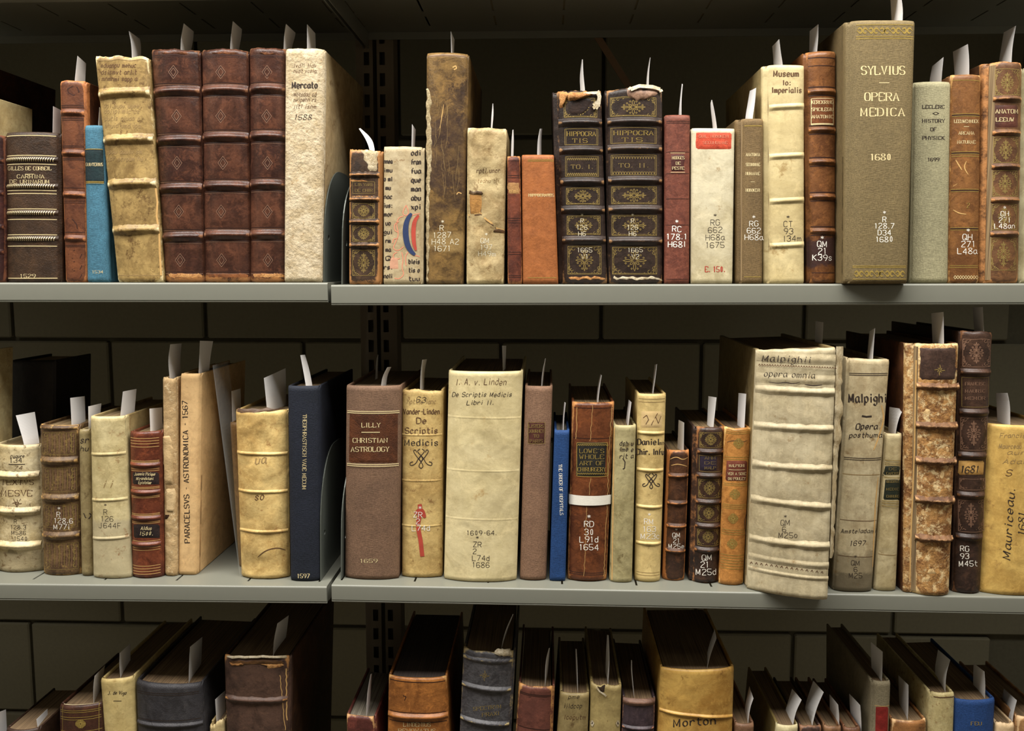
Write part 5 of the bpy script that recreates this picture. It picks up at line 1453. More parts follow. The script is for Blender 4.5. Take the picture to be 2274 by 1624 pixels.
# white tape round the book
def tape(b, y0, y1, y0r, y1r):
    V = []; F = []
    n = 24
    for i in range(n + 1):
        u = lerp(-.03, 1.03, i / n)
        for y in (lerp(y0, y0r, i / n), lerp(y1, y1r, i / n)):
            v = b.uv(1305, y)[1]
            V.append(b.S(u, v, .0012))
        V[-2].y -= .0002
    P = V[0].copy()
    k = len(V)
    a, c, d, e = V[-2], V[-1], V[0], V[1]
    dy = Vector((0, b.depth * .9, 0))
    V += [a + Vector((.0008, .008, 0)), c + Vector((.0008, .008, 0)), a + dy + Vector((.0008, 0, 0)), c + dy + Vector((.0008, 0, 0)), d + Vector((-.0008, .008, 0)), e + Vector((-.0008, .008, 0)), d + dy + Vector((-.0008, 0, 0)), e + dy + Vector((-.0008, 0, 0))]
    for i in range(n): F.append((2 * i, 2 * i + 1, 2 * i + 3, 2 * i + 2))
    F += [(k - 2, k - 1, k + 1, k), (k, k + 1, k + 3, k + 2), (1, 0, k + 4, k + 5), (k + 5, k + 4, k + 6, k + 7)]
    o = mesh_obj('cotton_tape', [v - P for v in V], F, mat_plain('cotton_tape', (226, 220, 206), rough=.9, nscale=700, var=.1, bump=.15), loc=P)
    tag(o, 'flat white cotton tape tied round the brown CHIRURGERY book', 'tape')
tape(M16, 1101, 1123, 1101, 1122)
slip([(1324, 894), (1327, 858), (1333, 831)], [(1328, 894), (1332, 858), (1336, 834)], 'in the brown book tied with white tape', M16, dep=.03)

b = Book('vellum_book', 'grey-green stained vellum book right of the tape-tied book', (1366, 944, 1412, 944, 1403, 1293, 1356, 1292), VE((180, 168, 124), (140, 128, 88), (98, 82, 50), scale=16, spotamt=.25), shelf='mid', bulge=4, p=3, depth=.13, jl=1.4, jr=.4, flare=.8)
for t, y, sd in (('Lowe', 990, 0), ('&', 1003, 0), ('Cov.', 1018, 0)): b.scribble(1376, 1406, y, 9, INK, 80 + int(y), 1.5)
b.draw([(1383, 1018), (1388, 1026), (1387, 1040), (1383, 1042)], INK, 2.4)
b.vline(1364, 950, 1288, CREASE, 2.4, 1359)
M17 = b.finish()
slip([(1389, 946), (1392, 917), (1396, 888)], [(1395, 946), (1399, 917), (1402, 894)], 'in the grey-green stained vellum book', M17, dep=.03)

b = Book('vellum_book', 'honey vellum book with paper label at head, CHIR. INFU lettering and curled flourish', (1417, 874, 1478, 874, 1465, 1291, 1411, 1290),
         VE((220, 194, 132), (190, 162, 102), (138, 108, 62), spotamt=.15, scale=20), shelf='mid', bulge=5.5, p=2.5, depth=.15, jl=.5, jr=.8, wob=.3, flare=.8)
for y in (960, 1042, 1123, 1204): b.band(y, y + 2, w=9, h=1.6)
b.patch([(912, 1423, 1474), (952, 1421, 1472)], VE((214, 186, 134), (204, 174, 120), None), 'paper_label', off=.0004)
b.draw([(1428, 928), (1436, 922), (1440, 932), (1434, 942)], INK_BROWN, 1.4); b.draw([(1446, 944), (1460, 918)], INK_BROWN, 1.4); b.draw([(1456, 926), (1462, 940), (1468, 924)], INK_BROWN, 1.2)
b.text('Daniel', 1440, 988, 13, INK, 'roman', width=48); b.scribble(1464, 1474, 988, 8, INK, 3, 1.2)
b.text('Chir. Infu', 1444, 1010, 13, INK, 'roman', width=62)
knot(b, 1446, 1069, 17, INK, 1.9)
for y in (885, 892, 1270, 1276): b.line(y, INK_FADED, 1)
b.callno(['*', 'RM', '163', 'M23c'], 1442, 1149, 16, 12, WHITE_INK, xoff=(0, -1, 0, 2))
M18 = b.finish()
slip([(1447, 875), (1450, 843), (1454, 810)], [(1450, 875), (1455, 843), (1459, 809)], 'in the honey vellum book with the curled flourish', M18, dep=.03)

b = Book('calf_book', 'small battered dark calf book with crushed head, shortest on the middle shelf', (1486, 1000, 1530, 1000, 1519, 1289, 1475, 1287),
         LE((92, 58, 36), (52, 36, 28), (190, 124, 70), wearamt=1.1), shelf='mid', bulge=5, p=2.3, depth=.12, jl=1.6, jr=.6, edge=.7, rag=.6, wob=.5, wfreq=60)
for y in (1055, 1115, 1166, 1221): b.band(y, y + 1, w=11, h=3)
for p in ([(1488, 1020), (1502, 1014), (1516, 1022), (1528, 1016)], [(1490, 1034), (1506, 1030), (1526, 1036)]): b.draw(p, CREASE, 2, True)
b.callno(['*', 'QM', '21', 'M25e'], 1502, 1181, 12.5, 10, WHITE_INK)
M19 = b.finish()
slip([(1504, 1000), (1507, 933)], [(1518, 1000), (1519, 939)], 'in the small battered dark calf book', M19, dep=.02)

b = Book('calf_book', 'dark calf book with gilt lozenge panels beside the amber book, middle shelf', (1550, 948, 1607, 948, 1593, 1293, 1540, 1293),
         LE((72, 50, 38), (44, 34, 30), (160, 108, 66), rough=.36, wearamt=.7), shelf='mid', bulge=6, p=2.2, depth=.14, jl=4.5, jr=.6, edge=.55, cap=3, head=HEADBAND)
for y in (1002, 1055, 1113, 1166, 1219): b.band(y, y + 1, w=12, h=3)
ys = (951, 1002, 1055, 1113, 1166, 1219, 1288)
for k in range(5):
    f = (ys[k] - 948) / 345; xa, xb = lerp(1554, 1546, f), lerp(1603, 1592, f)
    ya, yb = ys[k] + 9, ys[k + 1] - 9
    if k == 1:
        b.patch([(ya, xa, xb - 8), (yb, xa - 1, xb - 9)], LE((52, 42, 58), (40, 32, 46), None), 'spine_label')
        for t, y in (('AHM', ya + 9), ('DE', ya + 20), ('MALP', ya + 31)): b.text(t, (xa + xb) / 2, y, 6, GOLD_DULL, width=24)
        b.frame(xa, ya, xb, yb, GOLD_DULL, .8)
    else: b.gilt_panel(xa, ya, xb, yb, GOLD_DULL, .9)
b.callno(['*', 'QM', '21', 'M25d'], 1568, 1229, 16, 13, WHITE_INK, xoff=(2, 2, -3, 0))
M20 = b.finish()
slip([(1570, 948), (1573, 880)], [(1584, 948), (1588, 913), (1591, 883)], 'in the dark gilt lozenge book left of the amber book', M20, dep=.024)

b = Book('calf_book', 'glowing amber calf book with red-brown label and gilt rules', (1610, 950, 1667, 950, 1650, 1290, 1597, 1290), LE((196, 136, 70), (160, 104, 50), (232, 190, 120), wearamt=.6, rough=.42), Y=.024, shelf='mid', bulge=5, p=2.6, depth=.14, jl=.6, jr=.6, rag=1.2, pages=PAGES_DARK)
b.patch([(1022, 1612, 1662), (1070, 1609, 1659)], LE((118, 62, 46), (100, 52, 40), None), 'spine_label')
for y in (954, 958, 962, 1014, 1019, 1073, 1077, 1120, 1124, 1128, 1176, 1181, 1186, 1232, 1238, 1244, 1250, 1256, 1262): b.line(y, GOLD, 1.2)
for t, y, w in (('MALPIGHI', 1037, 34), ('VER A SOIE', 1055, 40), ('DU POULET', 1066, 38)): b.text(t, 1636, y, 6, GOLD_PALE, width=w)
b.line(1043, GOLD_PALE, 1, 1618, 1654)
for y, x in ((985, 1640), (1098, 1632), (1152, 1628), (1208, 1626)): b.fleuron(x, y, 12, 12, GOLD, 1)
for p in ([(1614, 982), (1630, 978), (1650, 982), (1660, 978)], [(1658, 1140), (1652, 1160), (1657, 1190)]): b.draw(p, INK_BROWN, 1.8, True)
M21 = b.finish()
slip([(1637, 948), (1640, 873)], [(1653, 948), (1657, 875)], 'in the glowing amber calf book', M21, dep=.028)

b = Book('large_vellum_book', 'widest book, ribbed grey-cream vellum folio jutting over the middle shelf edge', (1681, 776, 1856, 772, 1838, 1313, 1660, 1298),
         VE((204, 190, 156), (178, 162, 126), (140, 116, 80), spotamt=.1, scale=18, streak=.4), shelf='mid', Y=(.010, -.020), bulge=8, p=2.8, depth=.20, jl=2.5, jr=1, wob=.7, wfreq=30, rag=1.2, cap=3, cushion=.6,
         cover=VE((150, 132, 92), (122, 104, 68), (92, 72, 44)), board=4, thick=2.2, lift=.0)
for a, c in ((863, 872), (944, 953), (1030, 1041), (1107, 1126), (1195, 1213)): b.band(a, c, w=15, h=2.2, kn=.3)
for a, c in ((790, 800), (838, 846)): b.band(a, c, w=18, h=1.0)
b.label_q += [(0, .86, 1, 1, .0012)]
b.band(1235, 1256, w=12, h=.9); b.band(1262, 1285, w=8, h=.7)
for m in range(30):
    X = 1684 + m * 5.8
    b.draw([(X, 812 + m * .25), (X + 2, 808 + m * .25), (X + 4, 812 + m * .25)], INK_BROWN, 1.4)
    X = 1666 + m * 5.6
    if m % 2 == 0: b.draw([(X, 1252 + m * .75), (X + 3, 1248 + m * .75), (X + 5, 1253 + m * .75)], INK_BROWN, 1.4)
b.text('Malpighii', 1745, 804, 14, INK, 'hand', width=108, weight=1.0, slope=.04); b.text('opera omnia', 1752, 838, 13, INK, 'hand', width=112, weight=1.0, slope=.05)
b.draw([(1706, 848), (1726, 852), (1744, 849), (1760, 853), (1776, 849)], INK, 2.2, True); b.draw([(1786, 854), (1806, 857), (1826, 855)], INK, 2.6, True)
b.callno(['*', 'QM', '6', 'M25o'], 1744, 1153, 14, 12, INK, .8, xoff=(0, 0, -3, 6))
M22 = b.finish()
slip([(1809, 778), (1811, 713)], [(1825, 778), (1828, 716)], 'in the widest ribbed vellum folio', M22, Yn=.045, dep=.03)
# its loose, split outer cover edge showing at the right
V = []; F = []
n = 60
for i in range(n + 1):
    f = i / n
    y = lerp(770, 1240, f)
    xa = lerp(1858, 1843, f); xb = xa + lerp(15, 7, f) + 4 * noise.noise(Vector((y / 14, 1, 1))) + (6 if 880 < y < 1000 else 0) * abs(math.sin((y - 880) / 60 * math.pi))
    for j in range(4):
        P = unproj(lerp(xa, xb, j / 3), y, -.006 + .012 * j / 3 + .003 * noise.noise(Vector((y / 20, j, 3))))
        V.append(P)
V += [v + Vector((0, .0016, 0)) for v in V]
m = 4 * (n + 1)
for i in range(n):
    for j in range(3):
        a = i * 4 + j
        F += [(a, a + 4, a + 5, a + 1), (a + m, a + 1 + m, a + 5 + m, a + 4 + m)]
    F += [(i * 4 + 4, i * 4, i * 4 + m, i * 4 + 4 + m), (i * 4 + 3, i * 4 + 7, i * 4 + 7 + m, i * 4 + 3 + m)]
mesh_obj('split_joint', [v - M22.org for v in V], F, VE((220, 206, 172), (186, 164, 122), (130, 100, 60), spotamt=.4, scale=50, bump=.5), M22.root)

b = Book('vellum_book', 'cream vellum book lettered OPERA POSTHUMA, its foot darkened grey', (1886, 795, 1975, 799, 1935, 1312, 1853, 1307),
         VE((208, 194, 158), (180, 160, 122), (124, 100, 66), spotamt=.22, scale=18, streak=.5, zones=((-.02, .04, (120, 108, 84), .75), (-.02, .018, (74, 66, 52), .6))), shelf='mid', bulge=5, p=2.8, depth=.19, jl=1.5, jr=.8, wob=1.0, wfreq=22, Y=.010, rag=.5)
for y in (829, 833, 1017, 1021): b.line(y, INK, 1.5)
b.line(1054, INK_FADED, 1.4); b.line(1156, INK_BROWN, 1.2); b.line(1236, INK_BROWN, 1)
b.text('Malpighi', 1927, 894, 19, INK, 'gothic', width=84, weight=.8); b.draw([(1914, 924), (1924, 926), (1936, 925)], INK, 4)
b.text('Opera', 1924, 954, 13, INK, 'hand', width=48, weight=1.5); b.text('posthuma', 1922, 972, 11, INK, 'hand', width=72, weight=1.3)
b.text('Amsteladami', 1906, 1184, 9, INK, 'hand', width=78, weight=1.2); b.text('1697', 1904, 1212, 11, INK, 'hand', width=34, weight=1.1)
b.callno(['*', 'QM', '6', 'M25'], 1900, 1242, 14, 11, INK, .9, xoff=(0, 0, 0, 0))
b.draw([(1958, 900), (1964, 930), (1952, 970), (1940, 1000)], CREASE, 4, True); b.draw([(1950, 1060), (1944, 1120), (1940, 1200), (1938, 1260)], CREASE, 3.4, True)
M23 = b.finish()
slip([(1925, 798), (1931, 736)], [(1938, 799), (1943, 729)], 'in the OPERA POSTHUMA vellum book', M23, dep=.03)

b = Book('vellum_book', 'narrow vellum book with green-black title labels, half behind the OPERA POSTHUMA book', (1968, 963, 2003, 963, 1989, 1304, 1943, 1303),
         VE((198, 182, 142), (168, 150, 108), (122, 96, 60), spotamt=.2, scale=22), shelf='mid', bulge=3.5, p=3, depth=.13, jl=.3, jr=.3, wob=.4, Y=.013)
for ya, yb in ((1034, 1057), (1064, 1112)): b.patch([(ya, 1965, 2001), (yb, 1960, 1998)], LE((40, 46, 34), (32, 36, 28), None), 'spine_label')
for y in (1022, 1028, 1032, 1060, 1113, 1118, 1124): b.line(y, GOLD_DULL, 1.6, off=.0007)
for t, y in (('DE', 1044), ('CANCRIS', 1054), ('OBSERVAT', 1072), ('MEDIC', 1089), ('CHIRURG', 1105)): b.text(t, 1982, y, 5.5, GOLD_DULL, width=16 if len(t) == 2 else 28)
b.line(1232, INK_FADED, 1.4)
M24 = b.finish()
slip([(1972, 964), (1975, 904)], [(1988, 965), (1995, 931), (2006, 909)], 'curving right out of the narrow vellum book with dark labels', M24, dep=.024)

FLAKE = LE((224, 192, 138), (196, 156, 104), None, scale=60)
FLAKE2 = LE((98, 66, 52), (80, 54, 46), None, scale=60)
b = Book('stripped_calf_book', 'calf book with peeled, cracked tan spine and frayed raised cords', (2040, 763, 2128, 762, 2107, 1312, 2034, 1311),
         LE((186, 140, 84), (128, 84, 48), (226, 192, 136), scale=26, contrast=1.6, wearamt=.9, bump=.7, spot=(226, 200, 150), spotamt=.75, age=1.3), shelf='mid', Y=.004, bulge=5, p=3.5, depth=.19, jl=11, jr=1, rag=1.6, wob=.6, wfreq=60, edge=.5,
         cover=LE((104, 64, 38), (66, 42, 30), (150, 92, 50)))
b.patch([(772, 2042, 2126), (800, 2041, 2126), (845, 2040, 2124)], LE((82, 60, 50), (58, 42, 36), None, scale=30), 'remaining_leather', off=.0008, jag=3)
b.fleuron(2086, 822, 12, 12, GOLD_DULL, 1.2, 0)
for a in (857, 944, 1022, 1108, 1193): b.band(a, a + 3, w=14, h=4.6, mat=LE((136, 98, 64), (92, 62, 42), (196, 150, 104), bump=.9, wearamt=1.0), kn=.5, u0=-.06, u1=1.05)
for ya, yb, sd in ((872, 930, 1), (958, 1008, 2), (1036, 1094, 3), (1122, 1180, 4), (1208, 1300, 5)):
    r2 = random.Random(sd)
    for m in range(2):
        cx = r2.uniform(2052, 2112) - (ya - 870) * .06; cy = r2.uniform(ya + 10, yb - 10); w_ = r2.uniform(4, 14)
        b.patch([(cy - r2.uniform(4, 14), cx - w_ * .3, cx + w_ * .1), (cy - 3, cx - w_ * r2.random(), cx + w_ * .6), (cy + 2, cx - w_ * .9, cx + w_ * r2.random()), (cy + r2.uniform(4, 16), cx - w_ * .1, cx + w_ * .3)], (FLAKE, FLAKE, FLAKE2)[m % 3], 'flaked_patch', off=.0002, jag=5)
b.draw([(2034, 800), (2032, 900), (2030, 1000), (2026, 1100), (2022, 1200), (2020, 1290)], CREASE, 3, off=.0006)
M25 = b.finish()
slip([(2071, 762), (2068, 696)], [(2096, 762), (2095, 693)], 'in the book with the peeled tan spine', M25, dep=.036)

b = Book('calf_book', 'tall dark calf book with buff 1681 paper band, second from right on the middle shelf', (2135, 736, 2203, 738, 2176, 1306, 2118, 1306),
         LE((76, 54, 42), (46, 34, 30), (128, 88, 58), rough=.4, wearamt=.6), shelf='mid', Y=.012, bulge=6, p=2.3, depth=.185, jl=1, jr=.8, rag=1.2, edge=.5)
for y in (826, 915, 1010, 1098, 1191): b.band(y, y + 1, w=14, h=3.4)
ys = (742, 826, 915, 1010, 1098, 1191)
for k in range(5):
    f = (ys[k] - 736) / 574; xa, xb = lerp(2138, 2122, f), lerp(2199, 2176, f)
    ya, yb = ys[k] + 12, ys[k + 1] - 12
    if k == 1:
        b.frame(xa, ya, xb, yb, GOLD_DULL, .8)
        for t, y in (('FRANCISC', ya + 18), ('MAURIC', ya + 34), ('MEMOR', ya + 50)): b.text(t, (xa + xb) / 2, y, 7, BLIND_PALE, width=44)
    elif k != 3: b.gilt_panel(xa, ya, xb, yb, BLIND_PALE, 1.0)
    else: b.gilt_panel(xa, 1062, xb, yb, BLIND_PALE, .9, False)
b.patch([(1022, 2128, 2188), (1056, 2125, 2185)], VE((206, 164, 96), (186, 140, 76), (150, 106, 56), spotamt=.3), 'paper_band', off=.0007, jag=1)
b.text('1681', 2152, 1050, 15, INK, 'hand', width=40, weight=1.1)
b.callno(['RG', '93', 'M45t'], 2144, 1225, 16.5, 12, WHITE_INK, 1.1, xoff=(-2, -2, 6))
M26 = b.finish()
slip([(2164, 740), (2160, 683)], [(2185, 740), (2182, 682)], 'in the tall dark calf book with the 1681 band', M26, dep=.03)

b = Book('vellum_book', 'large yellow vellum book at the right edge, a name handwritten up its spine', (2197, 941, 2342, 944, 2328, 1313, 2180, 1307),
         VE((216, 180, 102), (188, 148, 76), (140, 104, 58), spotamt=.2, scale=16, streak=.3), shelf='mid', Y=.012, bulge=9, p=2.4, depth=.15, jl=1, jr=1, pages=PAGES_DARK)
b.text('Mauriceau.', 2248, 1165, 17, INK, 'hand', width=158, rot=86, weight=1.2); b.text('1681', 2276, 1165, 15, INK, 'hand', width=50, rot=86, weight=1.1)
for i, (t, y, w) in enumerate((('Francisci', 972, 72), ('M...ceau in p', 996, 76), ('...', 1010, 40), ('Adam', 1030, 60))): b.text(t.replace('...', 'aur'), 2256, y, 10, INK_FADED, 'hand', width=w)
b.text('S', 2239, 1058, 14, INK_BROWN, 'hand', width=12)
M27 = b.finish()
slip([(2215, 946), (2212, 873)], [(2243, 946), (2243, 900), (2237, 873)], 'in the large yellow vellum book at the right edge', M27, dep=.03)
DBG = False
# ---------------------------------------------------------------- books of the bottom shelf (only their heads are in view)
def LB(name, label, q, skin, **k):
    k.setdefault('shelf', 'low'); k.setdefault('Y', .03); k.setdefault('depth', .15); k.setdefault('head', None)
    return Book(name, label, q, skin, **k)
b = LB('calf_book', 'low brown book at the far left of the bottom shelf, dusty leaves showing', (14, 1618, 84, 1618, 90, 1700, 20, 1700), LE((74, 52, 38), (50, 36, 28), None), pages=PAGES_DARK, depth=.10, square=1)
K0 = b.finish()
slip([(-6, 1640), (-2, 1582)], [(16, 1640), (13, 1576)], 'at the left edge of the bottom shelf', K0, dep=.022)
slip([(86, 1636), (81, 1598)], [(112, 1636), (107, 1605), (105, 1575)], 'left of the dark book with gilt fleuron, bottom shelf', K0, dep=.03)

b = LB('calf_book', 'dark brown book with gilt rules and fleuron, leftmost large book on the bottom shelf', (133, 1566, 226, 1561, 230, 1624, 134, 1624), LE((82, 50, 36), (60, 38, 30), None, rough=.4), bulge=6, p=2.4, head=HEADBAND, jl=1.2, jr=.6, pages=PAGES_DARK, depth=.14)
for y in (1575, 1579, 1590, 1595, 1621): b.line(y + 1, GOLD, 1.3, y1=y - 3)
b.vline(139, 1568, 1624, GOLD, 1.2); b.vline(220, 1562, 1624, GOLD, 1.2)
b.fleuron(179, 1608, 12, 10, GOLD, 1.6)
K1 = b.finish()
slip([(208, 1564), (207, 1528), (210, 1502)], [(220, 1562), (226, 1520), (233, 1478)], 'in the dark brown book with gilt fleuron', K1, dep=.04)

b = LB('vellum_book', 'cream vellum book with short inked title and dash, bottom shelf left', (224, 1508, 294, 1503, 299, 1624, 233, 1624), VE((214, 192, 132), (196, 172, 112), (160, 130, 78), spotamt=.1), bulge=4.5, p=3, depth=.17, pages=PAGES_DARK, jl=.8, jr=.8, thick=1.2)
b.text('J. de Vigo', 260, 1543, 8, INK, 'hand', width=41, weight=1.2); b.line(1557, INK, 1.3, 252, 270)
K2 = b.finish()
slip([(268, 1509), (265, 1480), (266, 1451)], [(278, 1508), (290, 1484), (289, 1429)], 'in the cream vellum book at the left of the bottom shelf', K2, dep=.05)

b = LB('cloth_book', 'wide black book with double blind rules, bottom shelf left', (303, 1512, 444, 1518, 452, 1624, 307, 1624), LE((66, 64, 66), (52, 50, 54), None, rough=.42, bump=.5, fine=800, contrast=.5), bulge=8, p=2.5, depth=.19, pages=PAGES_DARK, jl=1.5, jr=1.5, cap=4)
for y in (1533, 1537, 1593): b.line(y, INK, 1.6, y1=y + 2)
b.band(1603, 1606, w=11, h=2.6)
K3 = b.finish()
slip([(419, 1518), (420, 1476), (422, 1437)], [(434, 1516), (446, 1495), (449, 1415)], 'in the wide black book', K3, dep=.05)

b = LB('vellum_book', 'short torn vellum book tucked between the wide black and tall brown books', (466, 1606, 496, 1602, 496.6, 1624, 466.6, 1624), VE((206, 188, 140), (170, 146, 100), (110, 84, 50)), bulge=3, depth=.11, rag=5, pages=PAGES_DARK, jl=.4, jr=.2)
K4 = b.finish()
slip([(482, 1624), (478, 1554)], [(501, 1618), (500, 1534)], 'in the short torn vellum book', K4, dep=.03)

b = LB('calf_book', 'tallest brown book on the left bottom shelf, its headcap torn to pale cords', (499, 1456, 640, 1459, 637, 1624, 504, 1624),
       LE((90, 66, 54), (62, 46, 40), (190, 136, 80), rough=.5, wearamt=.5), bulge=6, p=3.2, depth=.205, pages=PAGES_DARK, jl=1, jr=3, edge=.55, rag=1.5, cover=LE((86, 56, 36), (60, 40, 28), None))
b.patch([(1458, 503, 636), (1463, 503, 638)], TORN_PALE, 'exposed_cord', off=.003, jag=1.5)
b.patch([(1466, 505, 638), (1474, 506, 636), (1479, 512, 540)], LE((112, 78, 44), (84, 56, 34), None), 'torn_headcap', off=.0006, jag=5)
b.patch([(1472, 548, 632), (1478, 590, 630), (1485, 592, 616)], TORN, 'torn_headcap', off=.0012, jag=6); b.patch([(1472, 508, 548), (1479, 512, 536)], TORN, 'torn_headcap', off=.0012, jag=5)
b.band(1548, 1552, w=14, h=3.2, kn=.3)
b.patch([(1554, 582, 618), (1562, 590, 612)], TORN, 'torn_patch', off=.002, jag=4)
crack(b, 622, 1500, 634, 1622, CREASE, 1.4, 8)
crack(b, 636, 1485, 637, 1600, CREASE, 2.2, 9)
K5 = b.finish()
slip([(606, 1460), (608, 1421), (616, 1385)], [(612, 1459), (633, 1435), (641, 1367)], 'in the tallest brown book on the left bottom shelf', K5, dep=.055)

b = LB('calf_book', 'small dark red book first on the right bottom shelf, its leaves tilting back', (770, 1588, 828, 1594, 832, 1650, 772, 1650), LE((116, 60, 50), (84, 44, 38), (196, 150, 100), wearamt=.8), bulge=1.5, p=4, depth=.12, pages=PAGES_GREY, jl=.6, jr=3, edge=.5)
K6 = b.finish()
slip([(813, 1594), (815, 1540), (823, 1498)], [(820, 1594), (823, 1545), (826, 1496)], 'in the small dark red book right of the lower bookend', K6, dep=.03)

b = LB('calf_book', 'wide tawny book lettered RENOVATUS in gilt, bottom shelf', (864, 1500, 991, 1503, 996, 1624, 862, 1624), LE((182, 118, 58), (136, 84, 42), (206, 160, 100), scale=12, rough=.38, wearamt=.3), bulge=7, p=2.8, depth=.19, pages=mat_pages('dark_edges', (66, 54, 46), (44, 36, 32)), jl=.8, jr=1.2, cap=2)
b.line(1508, BLIND, 2, y1=1512)
b.band(1585, 1588, w=14, h=3.6)
b.line(1577, BLIND, 1.6, y1=1580); b.line(1598, BLIND, 2, y1=1601)
b.text('LINDENIUS', 926, 1614, 8.5, GOLD_PALE, width=60); b.text('RENOVATUS', 926, 1628, 9, GOLD_PALE, width=82)
b.draw([(895, 1545), (902, 1548), (898, 1556)], BLIND, 2)
K7 = b.finish()

b = LB('calf_book', 'slate black book with silvery bands and frayed pale edge, bottom shelf centre', (1030, 1440, 1139, 1448, 1125, 1624, 1016, 1624), LE((84, 82, 84), (58, 56, 60), (176, 156, 110), rough=.36, wearamt=.8, scale=30, bump=.5), bulge=7, p=2.2, depth=.205, pages=PAGES_DARK, jl=.6, jr=3, edge=.5, rag=2.2)
for a, c in ((1517, 1531), (1592, 1607)): b.band(a, c, w=12, h=3.4)
b.band(1457, 1468, w=12, h=2)
b.patch([(1443, 1104, 1134), (1450, 1096, 1136), (1458, 1104, 1136)], TORN_PALE, 'torn_headcap', off=.0016, jag=5)
for m in range(24): b.draw([(1038 + m * 3.6, 1456 + m * .5), (1040 + m * 3.6, 1463 + m * .5)], GOLD_DULL, 1.3)
b.fleuron(1076, 1501, 11, 12, GOLD_DULL, 1, 0)
b.text('SPECTRVM', 1082, 1576, 8, GOLD_DULL, width=62, slope=-.1); b.text('PRAXI', 1090, 1590, 8, GOLD_DULL, width=38, slope=-.1)
K8 = b.finish()
slip([(1112, 1448), (1120, 1405), (1139, 1364)], [(1115, 1448), (1124, 1405), (1140, 1365)], 'in the slate black book with silvery bands', K8, dep=.05)

b = LB('calf_book', 'dull red leather book with tattered tan hinge, right of the slate black book', (1154, 1520, 1226, 1526, 1222, 1624, 1145, 1624), LE((112, 66, 54), (84, 50, 44), (200, 146, 86), wearamt=.8), bulge=4.5, p=3, depth=.17, pages=PAGES_DARK, jl=1, jr=3, edge=.6, rag=1)
for y in (1536, 1539, 1612): b.line(y, BLIND, 1.8, y1=y + 8)
K9 = b.finish()
slip([(1210, 1526), (1211, 1470), (1219, 1440)], [(1213, 1526), (1218, 1473), (1221, 1439)], 'in the dull red book with the tattered hinge', K9, dep=.03)

b = LB('vellum_book', 'drab vellum book with faint ink title, left of the vellum book with hooked corners', (1245, 1537, 1308, 1539, 1305, 1624, 1238, 1624), VE((154, 136, 92), (128, 110, 70), (90, 70, 42), spotamt=.2), bulge=4.5, p=2.8, depth=.15, pages=PAGES_DARK, jl=.5, jr=.5, rag=1, flare=.5)
b.scribble(1262, 1286, 1552, 8, INK, 91, 1.2); b.scribble(1252, 1292, 1573, 9, INK, 92, 1.2); b.scribble(1252, 1300, 1598, 9, INK_BROWN, 93, 1.2)
K10 = b.finish()
slip([(1281, 1540), (1278, 1470), (1278, 1441)], [(1283, 1540), (1282, 1475), (1280, 1442)], 'in the drab vellum book with faint title', K10, dep=.03)

b = LB('vellum_book', 'vellum book with torn flap and two dark tie holes, bottom shelf', (1313, 1518, 1380, 1522, 1377, 1624, 1310, 1624), VE((176, 156, 102), (146, 126, 80), (104, 80, 46), spotamt=.2), bulge=4, p=3.2, depth=.16, pages=PAGES_DARK, jl=.5, jr=.5, rag=3.5, wob=.6)
b.patch([(1524, 1326, 1344), (1532, 1330, 1343), (1540, 1336, 1343)], LE((70, 50, 30), (46, 34, 24), None), 'torn_hole', off=.0003, jag=3)
b.draw([(1324, 1524), (1332, 1534), (1342, 1542), (1346, 1546)], TORN_PALE, 4, off=.001)
for x in (1315, 1372):
    b.draw([(x - 3, 1606), (x, 1600), (x + 3, 1606), (x, 1613), (x - 3, 1606)], TORN_PALE, 3, off=.0006); b.draw([(x, 1603), (x, 1610)], INK, 7)
K11 = b.finish()
slip([(1344, 1522), (1345, 1460), (1348, 1410)], [(1350, 1522), (1354, 1464), (1351, 1411)], 'in the vellum book with two tie holes', K11, dep=.03)

b = LB('calf_book', 'low purplish dark book immediately left of the yellow vellum book', (1384, 1550, 1454, 1553, 1451, 1624, 1381, 1624), LE((76, 62, 66), (52, 42, 48), (168, 120, 96), rough=.4, wearamt=.7), bulge=5, p=2.5, depth=.16, pages=PAGES_DARK, jl=.5, jr=1.2, edge=.6, rag=1)
b.band(1556, 1558, w=14, h=2.2, mat=LE((132, 98, 78), (98, 70, 58), None)); b.band(1612, 1615, w=9, h=2.8)
K12 = b.finish()
slip([(1407, 1554), (1400, 1493), (1401, 1466)], [(1409, 1554), (1403, 1490), (1403, 1467)], 'in the low purplish dark book', K12, dep=.03)

b = LB('vellum_book', 'tall golden yellow vellum book, largest on the right bottom shelf', (1469, 1483, 1629, 1482, 1625, 1624, 1462, 1624), VE((208, 168, 90), (172, 126, 58), (122, 84, 40), spotamt=.22, scale=16, rough=.4), bulge=8, p=2.3, depth=.18, pages=PAGES_DARK, jl=.8, jr=1, wob=1.8, wfreq=18, cap=2)
b.band(1576, 1591, w=9, h=2.2)
b.text('Morton', 1543, 1612, 17, INK, 'roman', width=94, slope=-.06); b.text('Opera', 1530, 1642, 17, INK_BROWN, 'roman', width=120)
K13 = b.finish()
slip([(1565, 1494), (1570, 1446), (1587, 1397)], [(1568, 1494), (1577, 1455), (1591, 1418)], 'in the tall golden yellow vellum book', K13, dep=.04)

